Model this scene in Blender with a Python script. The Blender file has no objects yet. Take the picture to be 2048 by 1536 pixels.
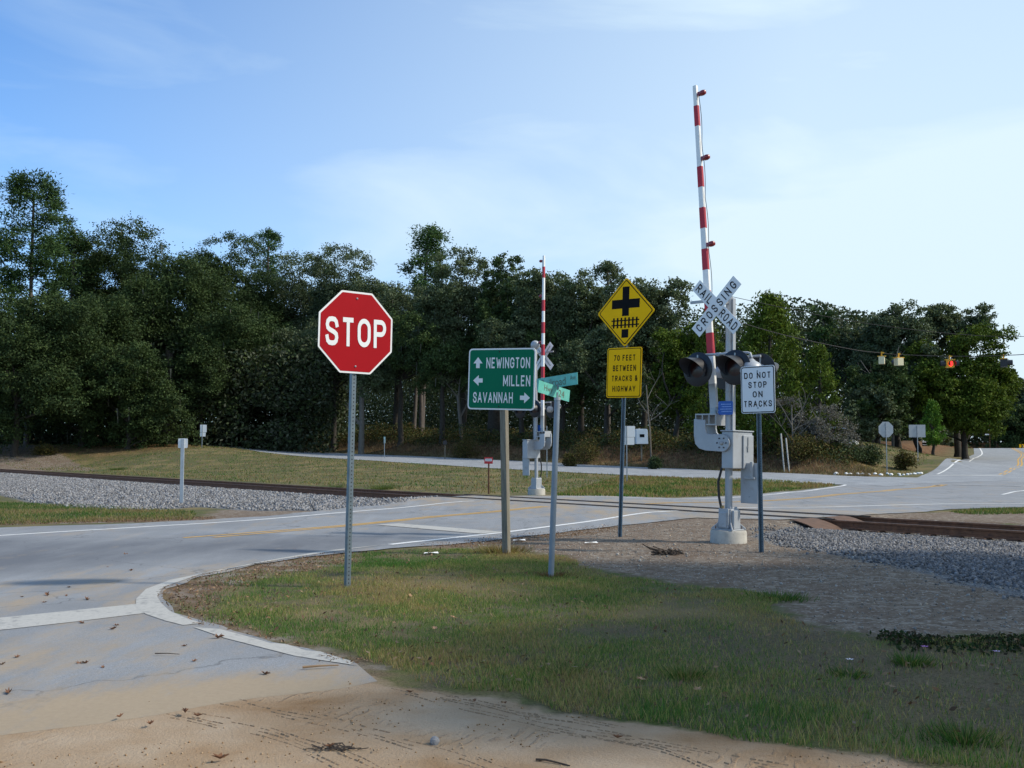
import bpy, bmesh, math, random
import numpy as np
from mathutils import Vector, Matrix, Euler
S = bpy.context.scene
C = S.collection
R = math.radians
# ---------------------------------------------------------------- camera
FPX = 2050.0; HOR = 900.0; CAMH = 1.6            # focal length and eye level in pixels of the 2048 px wide photograph
PITCH = math.atan((HOR - 768) / FPX)
cam_d = bpy.data.cameras.new('camera'); cam = bpy.data.objects.new('camera', cam_d); C.objects.link(cam)
cam_d.sensor_width = 36; cam_d.lens = 36 * FPX / 2048; cam_d.clip_start = 0.1; cam_d.clip_end = 3000
cam.location = (0, 0, CAMH); cam.rotation_euler = (math.pi / 2 + PITCH, 0, 0)
S.camera = cam
# ---------------------------------------------------------------- light
SUN_EL, SUN_AZ = R(40), R(97)                     # azimuth clockwise from straight ahead (+Y)
w = bpy.data.worlds.new('World'); S.world = w; w.use_nodes = True
wn = w.node_tree; wn.nodes.clear()
def wnode(t, **k):
    n = wn.nodes.new(t)
    for a, b in k.items(): setattr(n, a, b)
    return n
sky = wnode('ShaderNodeTexSky', sky_type='NISHITA', sun_disc=False, sun_elevation=SUN_EL, sun_rotation=SUN_AZ,
            altitude=0, air_density=1.0, dust_density=0.15, ozone_density=4.0)
tc = wnode('ShaderNodeTexCoord')
mp1 = wnode('ShaderNodeMapping'); mp1.inputs['Rotation'].default_value = (0.3, 0.5, 0.4); mp1.inputs['Scale'].default_value = (1.2, 3.2, 5.5)
wn.links.new(tc.outputs['Generated'], mp1.inputs['Vector'])
nz = wnode('ShaderNodeTexNoise'); nz.inputs['Scale'].default_value = 1.5; nz.inputs['Detail'].default_value = 7; nz.inputs['Roughness'].default_value = 0.52; nz.inputs['Distortion'].default_value = 0.5
wn.links.new(mp1.outputs['Vector'], nz.inputs['Vector'])
rmp = wnode('ShaderNodeValToRGB'); rmp.color_ramp.elements[0].position = 0.50; rmp.color_ramp.elements[0].color = (0, 0, 0, 1)
rmp.color_ramp.elements[1].position = 0.76; rmp.color_ramp.elements[1].color = (1, 1, 1, 1)
wn.links.new(nz.outputs['Fac'], rmp.inputs['Fac'])
sep = wnode('ShaderNodeSeparateXYZ'); wn.links.new(tc.outputs['Generated'], sep.inputs['Vector'])
veil = wnode('ShaderNodeMapRange'); veil.inputs['From Min'].default_value = -0.46; veil.inputs['From Max'].default_value = 0.26
veil.inputs['To Min'].default_value = 0.0; veil.inputs['To Max'].default_value = 0.72
wn.links.new(sep.outputs['X'], veil.inputs['Value'])
low = wnode('ShaderNodeMapRange'); low.inputs['From Min'].default_value = 0.42; low.inputs['From Max'].default_value = 0.0
low.inputs['To Min'].default_value = 0.0; low.inputs['To Max'].default_value = 0.30
wn.links.new(sep.outputs['Z'], low.inputs['Value'])
s1 = wnode('ShaderNodeMath', operation='MULTIPLY_ADD'); s1.inputs[1].default_value = 0.45
wn.links.new(rmp.outputs['Color'], s1.inputs[0]); wn.links.new(veil.outputs['Result'], s1.inputs[2])
s2 = wnode('ShaderNodeMath', operation='ADD'); s2.use_clamp = True
wn.links.new(s1.outputs[0], s2.inputs[0]); wn.links.new(low.outputs['Result'], s2.inputs[1])
mixc = wnode('ShaderNodeMixRGB', blend_type='MIX'); mixc.inputs['Color2'].default_value = (3.05, 3.75, 4.2, 1)
tint = wnode('ShaderNodeMixRGB', blend_type='MULTIPLY'); tint.inputs['Fac'].default_value = 1.0; tint.inputs['Color2'].default_value = (0.42, 0.66, 0.86, 1)
wn.links.new(sky.outputs['Color'], tint.inputs['Color1'])
wn.links.new(s2.outputs[0], mixc.inputs['Fac']); wn.links.new(tint.outputs['Color'], mixc.inputs['Color1'])
bg = wnode('ShaderNodeBackground'); bg.inputs['Strength'].default_value = 0.145
wn.links.new(mixc.outputs['Color'], bg.inputs['Color'])
wo = wnode('ShaderNodeOutputWorld'); wn.links.new(bg.outputs['Background'], wo.inputs['Surface'])
sd = bpy.data.lights.new('sun', 'SUN'); sun = bpy.data.objects.new('sun', sd); C.objects.link(sun)
sd.energy = 2.5; sd.angle = R(3.0); sd.color = (1.0, 0.91, 0.76)
sun.rotation_euler = Vector((math.sin(SUN_AZ) * math.cos(SUN_EL), math.cos(SUN_AZ) * math.cos(SUN_EL), math.sin(SUN_EL))).to_track_quat('Z', 'Y').to_euler()
S.view_settings.view_transform = 'Standard'; S.view_settings.look = 'None'; S.view_settings.exposure = 0.78; S.view_settings.gamma = 1.0
S.cycles.max_bounces = 6; S.cycles.transparent_max_bounces = 4
# ---------------------------------------------------------------- noise and terrain
def _hash(i, j, k, seed):
    h = (i * 374761393 + j * 668265263 + k * 2147483647 + seed * 974711) & 0xFFFFFFFF
    h = ((h ^ (h >> 13)) * 1274126177) & 0xFFFFFFFF
    h = (h ^ (h >> 16)) & 0xFFFFFF
    return h / float(0xFFFFFF)
def vnoise(x, y, z=0.0, seed=0):
    x = np.asarray(x, float); y = np.asarray(y, float); z = np.asarray(z, float) + 0 * x
    i, j, k = np.floor(x).astype(np.int64), np.floor(y).astype(np.int64), np.floor(z).astype(np.int64)
    f, g, h = x - i, y - j, z - k
    f, g, h = f * f * (3 - 2 * f), g * g * (3 - 2 * g), h * h * (3 - 2 * h)
    r = 0
    for a in (0, 1):
        for b in (0, 1):
            for c in (0, 1):
                r = r + _hash(i + a, j + b, k + c, seed) * (f if a else 1 - f) * (g if b else 1 - g) * (h if c else 1 - h)
    return r
def fbm(x, y, seed=0, oct=3):
    r = 0; a = 0.5; t = 0
    for o in range(oct):
        r = r + a * vnoise(np.asarray(x) * 2 ** o, np.asarray(y) * 2 ** o, 0, seed + o); t += a; a *= 0.55
    return r / t
def sst(a, b, v):
    t = np.clip((np.asarray(v, float) - a) / (b - a), 0, 1); return t * t * (3 - 2 * t)
UX, UY = -0.639, 0.769                             # along the railway
NX, NY = 0.769, 0.639                              # across it, away from the camera
RAIL1, GAUGE = 19.75, 1.435
RAILC = RAIL1 + GAUGE / 2
CR0, CR1 = 13.0, 27.6                              # the level crossing, along the railway
def cs(x, y): return NX * x + NY * y, UX * x + UY * y
def from_cs(c, s): return NX * c + UX * s, NY * c + UY * s
HILL = [(24, 50, 0.05), (29.5, 62, 0.09), (36, 73, 0.42), (42, 85, 0.80), (49.7, 100, 1.18), (60, 123, 1.80), (73, 150, 1.6), (100, 205, 0.6)]
def hill_dist(x, y):
    best = np.full(np.shape(x), 1e9); zz = np.zeros(np.shape(x))
    for (x0, y0, z0), (x1, y1, z1) in zip(HILL[:-1], HILL[1:]):
        dx, dy = x1 - x0, y1 - y0
        t = np.clip(((x - x0) * dx + (y - y0) * dy) / (dx * dx + dy * dy), 0, 1)
        d = np.hypot(x - x0 - t * dx, y - y0 - t * dy)
        m = d < best; best = np.where(m, d, best); zz = np.where(m, z0 + t * (z1 - z0), zz)
    return best, zz
def H(x, y):
    x = np.asarray(x, float); y = np.asarray(y, float)
    c, s = cs(x, y)
    zh = np.interp(s, [0, 20, 26, 40, 53, 61, 78, 91, 130, 250], [0, 0.0, 0.03, 0.2, 0.45, 0.68, 1.05, 1.27, 1.8, 2.0])
    z = zh * sst(24, 41, c)
    bank = 1.35 + 0.25 * (vnoise(s * 0.15, 3.0, 0, 5) - 0.5)
    left = sst(20, 32, s)
    z = z + bank * sst(53.2, 57.0, c + 0.8 * (vnoise(s * 0.5, c * 0.5, 0, 9) - 0.5)) + 0.5 * sst(57, 80, c)
    q = np.abs(c - RAILC)
    on = sst(CR0 - 0.5, CR0 + 0.3, s) * (1 - sst(CR1 - 0.3, CR1 + 1.2, s))
    z = z + on * 0.07 * (1 - sst(1.0, 5.0, q)) - (1 - on) * 0.15 * (1 - sst(1.5, 2.6, q))
    # mounds beside the left part of the railway
    z = z + 0.85 * np.exp(-(((x + 27.5) / 5.5) ** 2 + ((y - 86) / 8) ** 2))
    z = z + 1.3 * np.exp(-(((x + 52) / 11) ** 2 + ((y - 98) / 9) ** 2))
    z = z + 0.9 * sst(86, 97, y) * (1 - sst(-38, -18, x))
    hd, hz = hill_dist(x, y)
    t = sst(5.6, 12.0, hd)
    z = np.where(y > 45, hz * (1 - t) + z * t, z)
    z = z + 0.9 * np.exp(-(((x - 29.5) / 3.6) ** 2 + ((y - 75) / 6) ** 2)) * sst(53.5, 57, c)
    far = sst(12, 40, np.hypot(x, y)) 
    z = z + 0.06 * (fbm(x * 0.35, y * 0.35, 11) - 0.5) * sst(26, 34, c)
    z = z + 0.05 * (fbm(x * 0.8, y * 0.8, 21) - 0.5) * sst(0.0, 1.5, -c + 12) * sst(-3, 1, x) * sst(3, 6, y)
    return z
def ray(px, py):
    u, v = (px - 1024) / FPX, (768 - py) / FPX
    cp, sp = math.cos(PITCH), math.sin(PITCH)
    return u, cp - v * sp, sp + v * cp
def at(px, py, d):
    x, y, z = ray(px, py); return Vector((x / y * d, d, CAMH + z / y * d))
_DS = np.concatenate([np.arange(2.5, 40, 0.1), np.arange(40, 400, 0.4)])
def gp(px, py):
    """first point of the terrain on the line of sight"""
    x, y, z = ray(px, py)
    d = CAMH + z / y * _DS - H(x / y * _DS, _DS)
    k = int(np.argmax(d < 0)) if (d < 0).any() else len(_DS) - 1
    if k > 0 and d[k] < 0:
        t = d[k - 1] / (d[k - 1] - d[k]); D = _DS[k - 1] + t * (_DS[k] - _DS[k - 1])
    else: D = _DS[k]
    X = x / y * D
    return Vector((X, D, float(H(X, D))))
def gz(x, y): return float(H(x, y))
def ground_poly(pix): return [tuple(gp(*p)[:2]) for p in pix]
def sdist(poly, x, y):
    """signed distance to a polygon, positive inside"""
    x = np.asarray(x, float); y = np.asarray(y, float)
    ins = np.zeros(x.shape, bool); best = np.full(x.shape, 1e9)
    n = len(poly)
    for i in range(n):
        x0, y0 = poly[i]; x1, y1 = poly[(i + 1) % n]
        dx, dy = x1 - x0, y1 - y0
        t = np.clip(((x - x0) * dx + (y - y0) * dy) / (dx * dx + dy * dy + 1e-12), 0, 1)
        best = np.minimum(best, np.hypot(x - x0 - t * dx, y - y0 - t * dy))
        cond = ((y0 > y) != (y1 > y))
        xi = x0 + (y - y0) / (dy if dy != 0 else 1e-12) * dx
        ins ^= cond & (x < xi)
    return np.where(ins, best, -best)
# ---------------------------------------------------------------- materials
def new_mat(name):
    m = bpy.data.materials.new(name); m.use_nodes = True
    nt = m.node_tree; b = nt.nodes['Principled BSDF']
    return m, nt, b
def N(nt, t, **k):
    n = nt.nodes.new(t)
    for a, v in k.items(): setattr(n, a, v)
    return n
def noise(nt, scale, detail=4, rough=0.55, coord='pos', stretch=None):
    n = N(nt, 'ShaderNodeTexNoise'); n.inputs['Scale'].default_value = scale; n.inputs['Detail'].default_value = detail; n.inputs['Roughness'].default_value = rough
    if coord == 'pos': o = N(nt, 'ShaderNodeNewGeometry').outputs['Position']
    else: o = N(nt, 'ShaderNodeTexCoord').outputs['Object']
    if stretch:
        mp = N(nt, 'ShaderNodeMapping'); mp.inputs['Scale'].default_value = stretch[0]; mp.inputs['Rotation'].default_value = stretch[1]
        nt.links.new(o, mp.inputs['Vector']); o = mp.outputs['Vector']
    nt.links.new(o, n.inputs['Vector']); return n.outputs['Fac']
def ramp(nt, fac, stops):
    r = N(nt, 'ShaderNodeValToRGB'); e = r.color_ramp.elements
    while len(e) < len(stops): e.new(0.5)
    for k, (p, c) in enumerate(stops): e[k].position = p; e[k].color = (*c, 1) if len(c) == 3 else c
    nt.links.new(fac, r.inputs['Fac']); return r.outputs['Color']
def mix(nt, fac, a, b, mode='MIX'):
    m = N(nt, 'ShaderNodeMixRGB', blend_type=mode)
    for s, v in ((m.inputs['Fac'], fac), (m.inputs['Color1'], a), (m.inputs['Color2'], b)):
        if hasattr(v, 'is_output'): nt.links.new(v, s)
        elif isinstance(v, (int, float)): s.default_value = v if s.name == 'Fac' else (v, v, v, 1)
        else: s.default_value = (*v, 1)
    return m.outputs['Color']
def math_(nt, op, a, b=0.0, c=None, clamp=False):
    m = N(nt, 'ShaderNodeMath', operation=op); m.use_clamp = clamp
    for s, v in zip(m.inputs, (a, b, c)):
        if v is None: continue
        if hasattr(v, 'is_output'): nt.links.new(v, s)
        else: s.default_value = v
    return m.outputs[0]
def bump(nt, b, h, strength=0.3, dist=0.02):
    n = N(nt, 'ShaderNodeBump'); n.inputs['Strength'].default_value = strength; n.inputs['Distance'].default_value = dist
    nt.links.new(h, n.inputs['Height']); nt.links.new(n.outputs['Normal'], b.inputs['Normal'])
def attr(nt, name):
    a = N(nt, 'ShaderNodeAttribute'); a.attribute_name = name; return a
def sc(c, k): return tuple(v * k for v in c)
_mats = {}
def mat(name, col, rough=0.55, metal=0.0, var=0.12, scale=6.0, second=None, amount=(0.55, 0.75), bmp=0.0, bscale=60.0, coat=0.0, emit=None, stretch=None, spec=0.5):
    if name in _mats: return _mats[name]
    m, nt, b = new_mat(name)
    f = noise(nt, scale, 5, 0.6, 'obj', stretch)
    c = ramp(nt, f, [(0.3, sc(col, 1 - var)), (0.7, sc(col, 1 + var))])
    if second: c = mix(nt, ramp(nt, noise(nt, scale * 1.7, 6, 0.65, 'obj', stretch), [(amount[0], (0, 0, 0)), (amount[1], (1, 1, 1))]), c, second)
    nt.links.new(c, b.inputs['Base Color'])
    b.inputs['Roughness'].default_value = rough; b.inputs['Metallic'].default_value = metal
    b.inputs['Specular IOR Level'].default_value = spec
    if coat: b.inputs['Coat Weight'].default_value = coat
    if emit: b.inputs['Emission Color'].default_value = (*emit[0], 1); b.inputs['Emission Strength'].default_value = emit[1]
    if bmp: bump(nt, b, noise(nt, bscale, 4, 0.6, 'obj'), bmp, 0.01)
    _mats[name] = m; return m
galv = mat('galvanised steel', (0.30, 0.33, 0.36), 0.45, 0.55, 0.2, 9)
galvd = mat('weathered channel steel', (0.14, 0.18, 0.21), 0.5, 0.45, 0.2, 9)
hole = mat('dark bolt hole', (0.02, 0.02, 0.02), 0.9)
silver = mat('silver grey railway paint', (0.35, 0.37, 0.40), 0.42, 0.15, 0.08, 4, (0.27, 0.25, 0.23), (0.58, 0.84))
silverd = mat('dull aluminium', (0.36, 0.37, 0.38), 0.5, 0.4, 0.12, 5)
white = mat('reflective white sheeting', (0.76, 0.77, 0.78), 0.6, 0, 0.03, 3, (0.6, 0.6, 0.58), (0.66, 0.95), spec=0.15)
whitep = mat('white paint', (0.78, 0.78, 0.77), 0.5, 0, 0.05, 4, (0.5, 0.48, 0.44), (0.62, 0.9))
red = mat('red sheeting', (0.34, 0.004, 0.010), 0.6, 0, 0.04, 2, spec=0.12)
redarm = mat('barrier red', (0.42, 0.02, 0.04), 0.6, 0, 0.06, 3)
green = mat('green sheeting', (0.002, 0.145, 0.075), 0.6, 0, 0.05, 2, spec=0.12)
teal = mat('faded green sheeting', (0.11, 0.42, 0.36), 0.5, 0, 0.15, 5, (0.22, 0.55, 0.48), (0.5, 0.8))
tealtext = mat('faded brown lettering', (0.13, 0.15, 0.12), 0.7, spec=.1)
yellow = mat('yellow sheeting', (0.90, 0.49, 0.003), 0.6, 0, 0.04, 2, spec=0.1)
black = mat('black sheeting', (0.008, 0.008, 0.009), 0.7, spec=0.08)
blackp = mat('flat black paint', (0.010, 0.011, 0.016), 0.42, 0, 0.1, 6)
hoodin = mat('grey hood lining', (0.06, 0.065, 0.08), 0.5, 0.2)
lens = mat('dark red lens', (0.022, 0.002, 0.002), 0.3, 0, 0.1, 8, None, coat=0.1)
lamp = mat('small red lamp', (0.22, 0.012, 0.02), 0.25, 0, 0.1, 8, None, coat=0.3)
blue = mat('blue enamel', (0.012, 0.10, 0.42), 0.45, 0, 0.1, 8)
bluetx = mat('pale blue print', (0.25, 0.40, 0.75), 0.5)
wood = mat('weathered grey timber', (0.19, 0.175, 0.14), 0.85, 0, 0.3, 5, (0.12, 0.10, 0.075), (0.5, 0.7), 0.4, 40, stretch=((6, 6, 0.5), (0, 0, 0)))
conc = mat('weathered concrete', (0.40, 0.38, 0.34), 0.9, 0, 0.14, 8, (0.22, 0.2, 0.17), (0.55, 0.8), 0.4, 70)
rust = mat('rusty rail steel', (0.19, 0.082, 0.04), 0.8, 0.1, 0.3, 7, (0.10, 0.045, 0.028), (0.5, 0.7), 0.3, 50)
rustl = mat('orange rusted plate', (0.115, 0.066, 0.043), 0.8, 0.2, 0.2, 7, (0.16, 0.08, 0.05), (0.5, 0.75), 0.3, 50)
rhead = mat('dark rail head', (0.10, 0.065, 0.05), 0.45, 0.6, 0.2, 9)
tie = mat('creosote timber', (0.035, 0.028, 0.024), 0.9, 0, 0.3, 9, (0.09, 0.07, 0.055), (0.55, 0.75), 0.5, 60)
cable = mat('black cable', (0.015, 0.013, 0.013), 0.6)
cream = mat('cream signal enamel', (0.62, 0.56, 0.36), 0.5, 0, 0.08, 6)
sigyel = mat('signal yellow', (0.62, 0.33, 0.01), 0.5, 0, 0.08, 6)
redlit = mat('lit red signal', (0.5, 0.01, 0.01), 0.3, emit=((1.0, 0.02, 0.02), 2.2))
backal = mat('sign back aluminium', (0.33, 0.36, 0.39), 0.45, 0.35, 0.06, 4)
stoned = mat('grey pebble', (0.20, 0.20, 0.21), 0.8, 0, 0.25, 25, bmp=0.3)
# ---------------------------------------------------------------- mesh helpers
def tag(o, label=None, cat=None, group=None, kind=None):
    if label: o['label'] = label
    if cat: o['category'] = cat
    if group: o['group'] = group
    if kind: o['kind'] = kind
    return o
def thing(name, label, cat, loc=(0, 0, 0), rotz=0.0, lean=0.0, group=None, pitch=0.0):
    o = bpy.data.objects.new(name, None); C.objects.link(o); o.empty_display_size = 0.2
    o.matrix_world = Matrix.Translation(Vector(loc)) @ Matrix.Rotation(lean, 4, 'Y') @ Matrix.Rotation(rotz, 4, 'Z') @ Matrix.Rotation(pitch, 4, 'X')
    return tag(o, label, cat, group)
class MB:
    def __init__(s): s.v = []; s.f = []
    def add(s, vs, fs):
        b = len(s.v); s.v += [tuple(p) for p in vs]; s.f += [tuple(b + i for i in f) for f in fs]; return s
    def box(s, c, d, rot=None):
        x, y, z = (k / 2 for k in d); vs = [Vector((a * x, b * y, e * z)) for e in (-1, 1) for b in (-1, 1) for a in (-1, 1)]
        if rot is not None: vs = [rot @ p for p in vs]
        vs = [p + Vector(c) for p in vs]
        return s.add(vs, [(0, 2, 3, 1), (4, 5, 7, 6), (0, 1, 5, 4), (2, 6, 7, 3), (0, 4, 6, 2), (1, 3, 7, 5)])
    def prism(s, pts, y0, y1):
        """outline in x,z pushed from y0 to y1"""
        n = len(pts)
        a = sum(pts[i][0] * pts[(i + 1) % n][1] - pts[(i + 1) % n][0] * pts[i][1] for i in range(n))
        if a < 0: pts = pts[::-1]
        vs = [(p[0], y0, p[1]) for p in pts] + [(p[0], y1, p[1]) for p in pts]
        return s.add(vs, [tuple(range(n)), tuple(range(2 * n - 1, n - 1, -1))] + [(i, n + i, n + (i + 1) % n, (i + 1) % n) for i in range(n)])
    def tube(s, pts, rad, seg=10, caps=True):
        pts = [Vector(p) for p in pts]; n = len(pts)
        if not hasattr(rad, '__len__'): rad = [rad] * n
        vs = []; prev = None
        for i, p in enumerate(pts):
            t = (pts[min(i + 1, n - 1)] - pts[max(i - 1, 0)]).normalized()
            if prev is None: a = t.orthogonal().normalized()
            else:
                a = prev - t * prev.dot(t); a = a.normalized() if a.length > 1e-6 else t.orthogonal().normalized()
            prev = a; b = t.cross(a)
            vs += [p + (a * math.cos(k * 2 * math.pi / seg) + b * math.sin(k * 2 * math.pi / seg)) * rad[i] for k in range(seg)]
        fs = [(i * seg + k, i * seg + (k + 1) % seg, (i + 1) * seg + (k + 1) % seg, (i + 1) * seg + k) for i in range(n - 1) for k in range(seg)]
        if caps: fs += [tuple(range(seg - 1, -1, -1)), tuple((n - 1) * seg + k for k in range(seg))]
        return s.add(vs, fs)
    def lathe(s, prof, origin, axis, seg=24):
        """profile of (radius, height) round an axis"""
        ax = Vector(axis).normalized(); a = ax.orthogonal().normalized(); b = ax.cross(a); o = Vector(origin)
        vs = [o + ax * h + (a * math.cos(k * 2 * math.pi / seg) + b * math.sin(k * 2 * math.pi / seg)) * r for r, h in prof for k in range(seg)]
        n = len(prof)
        fs = [(i * seg + k, i * seg + (k + 1) % seg, (i + 1) * seg + (k + 1) % seg, (i + 1) * seg + k) for i in range(n - 1) for k in range(seg)]
        fs += [tuple(range(seg - 1, -1, -1)), tuple((n - 1) * seg + k for k in range(seg))]
        return s.add(vs, fs)
    def build(s, name, m, parent=None, smooth=False, bevel=0.0):
        me = bpy.data.meshes.new(name); me.from_pydata(s.v, [], s.f); me.validate()
        bm = bmesh.new(); bm.from_mesh(me); bmesh.ops.recalc_face_normals(bm, faces=bm.faces); bm.to_mesh(me); bm.free()
        o = bpy.data.objects.new(name, me); C.objects.link(o)
        if m: me.materials.append(m)
        if smooth:
            for p in me.polygons: p.use_smooth = True
            try: me.set_sharp_from_angle(angle=R(40))
            except Exception: pass
        if bevel:
            b = o.modifiers.new('bevel', 'BEVEL'); b.width = bevel; b.segments = 2; b.limit_method = 'ANGLE'
        if parent: o.parent = parent
        return o
def np_mesh(name, verts, n_per, m, attrs=None, parent=None, faces=None):
    """many separate little polygons of n_per corners each, or verts + faces arrays"""
    verts = np.ascontiguousarray(verts, np.float32).reshape(-1, 3)
    me = bpy.data.meshes.new(name); nv = len(verts)
    if faces is None: faces = np.arange(nv, dtype=np.int32).reshape(-1, n_per)
    nf = len(faces)
    me.vertices.add(nv); me.vertices.foreach_set('co', verts.ravel())
    me.loops.add(nf * n_per); me.loops.foreach_set('vertex_index', np.ascontiguousarray(faces, np.int32).ravel())
    me.polygons.add(nf); me.polygons.foreach_set('loop_start', np.arange(0, nf * n_per, n_per, dtype=np.int32))
    try: me.polygons.foreach_set('loop_total', np.full(nf, n_per, np.int32))
    except Exception: pass
    for k, a in (attrs or {}).items():
        a = np.asarray(a, np.float32)
        if a.ndim == 2:
            at_ = me.attributes.new(k, 'FLOAT_COLOR', 'POINT')
            at_.data.foreach_set('color', np.concatenate([a, np.ones((len(a), 1), np.float32)], 1).ravel())
        else:
            at_ = me.attributes.new(k, 'FLOAT', 'POINT'); at_.data.foreach_set('value', a)
    me.update(calc_edges=True)
    if m: me.materials.append(m)
    o = bpy.data.objects.new(name, me); C.objects.link(o)
    if parent: o.parent = parent
    return o
def rrect(w, h, r, cx=0, cz=0, n=5):
    pts = []
    for sx, sz, a0 in ((1, 1, 0), (-1, 1, 90), (-1, -1, 180), (1, -1, 270)):
        for k in range(n + 1):
            a = R(a0 + 90 * k / n); pts.append((cx + sx * (w / 2 - r) + r * math.cos(a), cz + sz * (h / 2 - r) + r * math.sin(a)))
    return pts
def rpoly(pts, r, n=4):
    """convex outline with rounded corners"""
    out = []; m = len(pts)
    for i in range(m):
        p0, p1, p2 = Vector(pts[i - 1]), Vector(pts[i]), Vector(pts[(i + 1) % m])
        a, b = (p0 - p1).normalized(), (p2 - p1).normalized()
        ang = a.angle(b); t = r / math.tan(ang / 2)
        A, B = p1 + a * t, p1 + b * t
        for k in range(n + 1):
            u = k / n; q = A * (1 - u) ** 2 + p1 * 2 * u * (1 - u) + B * u * u; out.append((q.x, q.y))
    return out
def _arc(cx, cy, rx, ry, a0, a1, n=8): return [(cx + rx * math.cos(R(a0 + (a1 - a0) * k / n)), cy + ry * math.sin(R(a0 + (a1 - a0) * k / n))) for k in range(n + 1)]
def _oval(): return _arc(.5, .68, .5, .32, 0, 180, 12) + _arc(.5, .32, .5, .32, 180, 360, 12) + [(1.0, .68)]
_SS = [(.98, .76), (.92, .89), (.76, .98), (.5, 1), (.24, .98), (.07, .89), (.02, .76), (.08, .63), (.25, .56), (.5, .505), (.75, .45), (.93, .37), (.98, .24), (.92, .10), (.76, .02), (.5, 0), (.24, .02), (.08, .10), (.02, .24)]
_CC = _arc(.5, .68, .5, .32, 12, 180, 11) + _arc(.5, .32, .5, .32, 180, 348, 11)
_B1 = [(0, 1), (.55, 1)] + _arc(.6, .765, .34, .235, 90, -90, 8)[1:] + [(.55, .53), (0, .53)]
_B2 = [(0, .53), (.6, .53)] + _arc(.62, .265, .38, .265, 90, -90, 8)[1:] + [(.6, 0), (0, 0)]
_PP = [(0, 1), (.58, 1)] + _arc(.6, .74, .40, .26, 90, -90, 9)[1:] + [(.58, .48), (0, .48)]
GLYPH = {'A': (.98, [[(0, 0), (.5, 1), (1, 0)], [(.19, .33), (.81, .33)]]), 'B': (.82, [[(0, 0), (0, 1)], _B1, _B2]), 'C': (.82, [_CC]),
 'D': (.82, [[(0, 0), (0, 1)], [(0, 1), (.5, 1)] + _arc(.5, .68, .5, .32, 90, 0, 7)[1:] + _arc(.5, .32, .5, .32, 0, -90, 7) + [(0, 0)]]),
 'E': (.74, [[(1, 1), (0, 1), (0, 0), (1, 0)], [(0, .52), (.8, .52)]]), 'F': (.72, [[(1, 1), (0, 1), (0, 0)], [(0, .52), (.8, .52)]]),
 'G': (.84, [_CC[:-3] + [(.9, .1), (1, .26), (1, .45), (.56, .45)]]), 'H': (.84, [[(0, 0), (0, 1)], [(1, 0), (1, 1)], [(0, .51), (1, .51)]]), 'I': (.0, [[(.5, 0), (.5, 1)]]),
 'K': (.86, [[(0, 0), (0, 1)], [(1, 1), (.06, .40)], [(.36, .58), (1, 0)]]), 'L': (.72, [[(0, 1), (0, 0), (1, 0)]]), 'M': (1.02, [[(0, 0), (0, 1), (.5, .22), (1, 1), (1, 0)]]),
 'N': (.86, [[(0, 0), (0, 1), (1, 0), (1, 1)]]), 'O': (.84, [_oval()]), 'P': (.80, [[(0, 0), (0, 1)], _PP]), 'R': (.84, [[(0, 0), (0, 1)], _PP, [(.46, .48), (1, 0)]]),
 'S': (.80, [_SS]), 'T': (.80, [[(0, 1), (1, 1)], [(.5, 1), (.5, 0)]]), 'V': (.92, [[(0, 1), (.5, 0), (1, 1)]]), 'W': (1.25, [[(0, 1), (.26, 0), (.5, .8), (.74, 0), (1, 1)]]),
 'Y': (.90, [[(0, 1), (.5, .45), (1, 1)], [(.5, .45), (.5, 0)]]), '0': (.76, [_oval()]), '7': (.74, [[(0, 1), (1, 1), (.32, 0)]]), '1': (.3, [[(0, .78), (.8, 1), (.8, 0)]]),
 '4': (.80, [[(.78, 0), (.78, 1), (0, .28), (1, .28)]]), '2': (.78, [[(.02, .78)] + _arc(.5, .72, .48, .28, 168, -10, 10) + [(.84, .5), (0, 0), (1, 0)]]),
 '&': (.92, [[(1, 0), (.22, .72), (.20, .86), (.30, .97), (.48, 1), (.64, .95), (.68, .82), (.60, .68), (.16, .42), (.04, .26), (.10, .08), (.30, 0), (.55, .04), (.78, .22), (.94, .46)]])}
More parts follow.
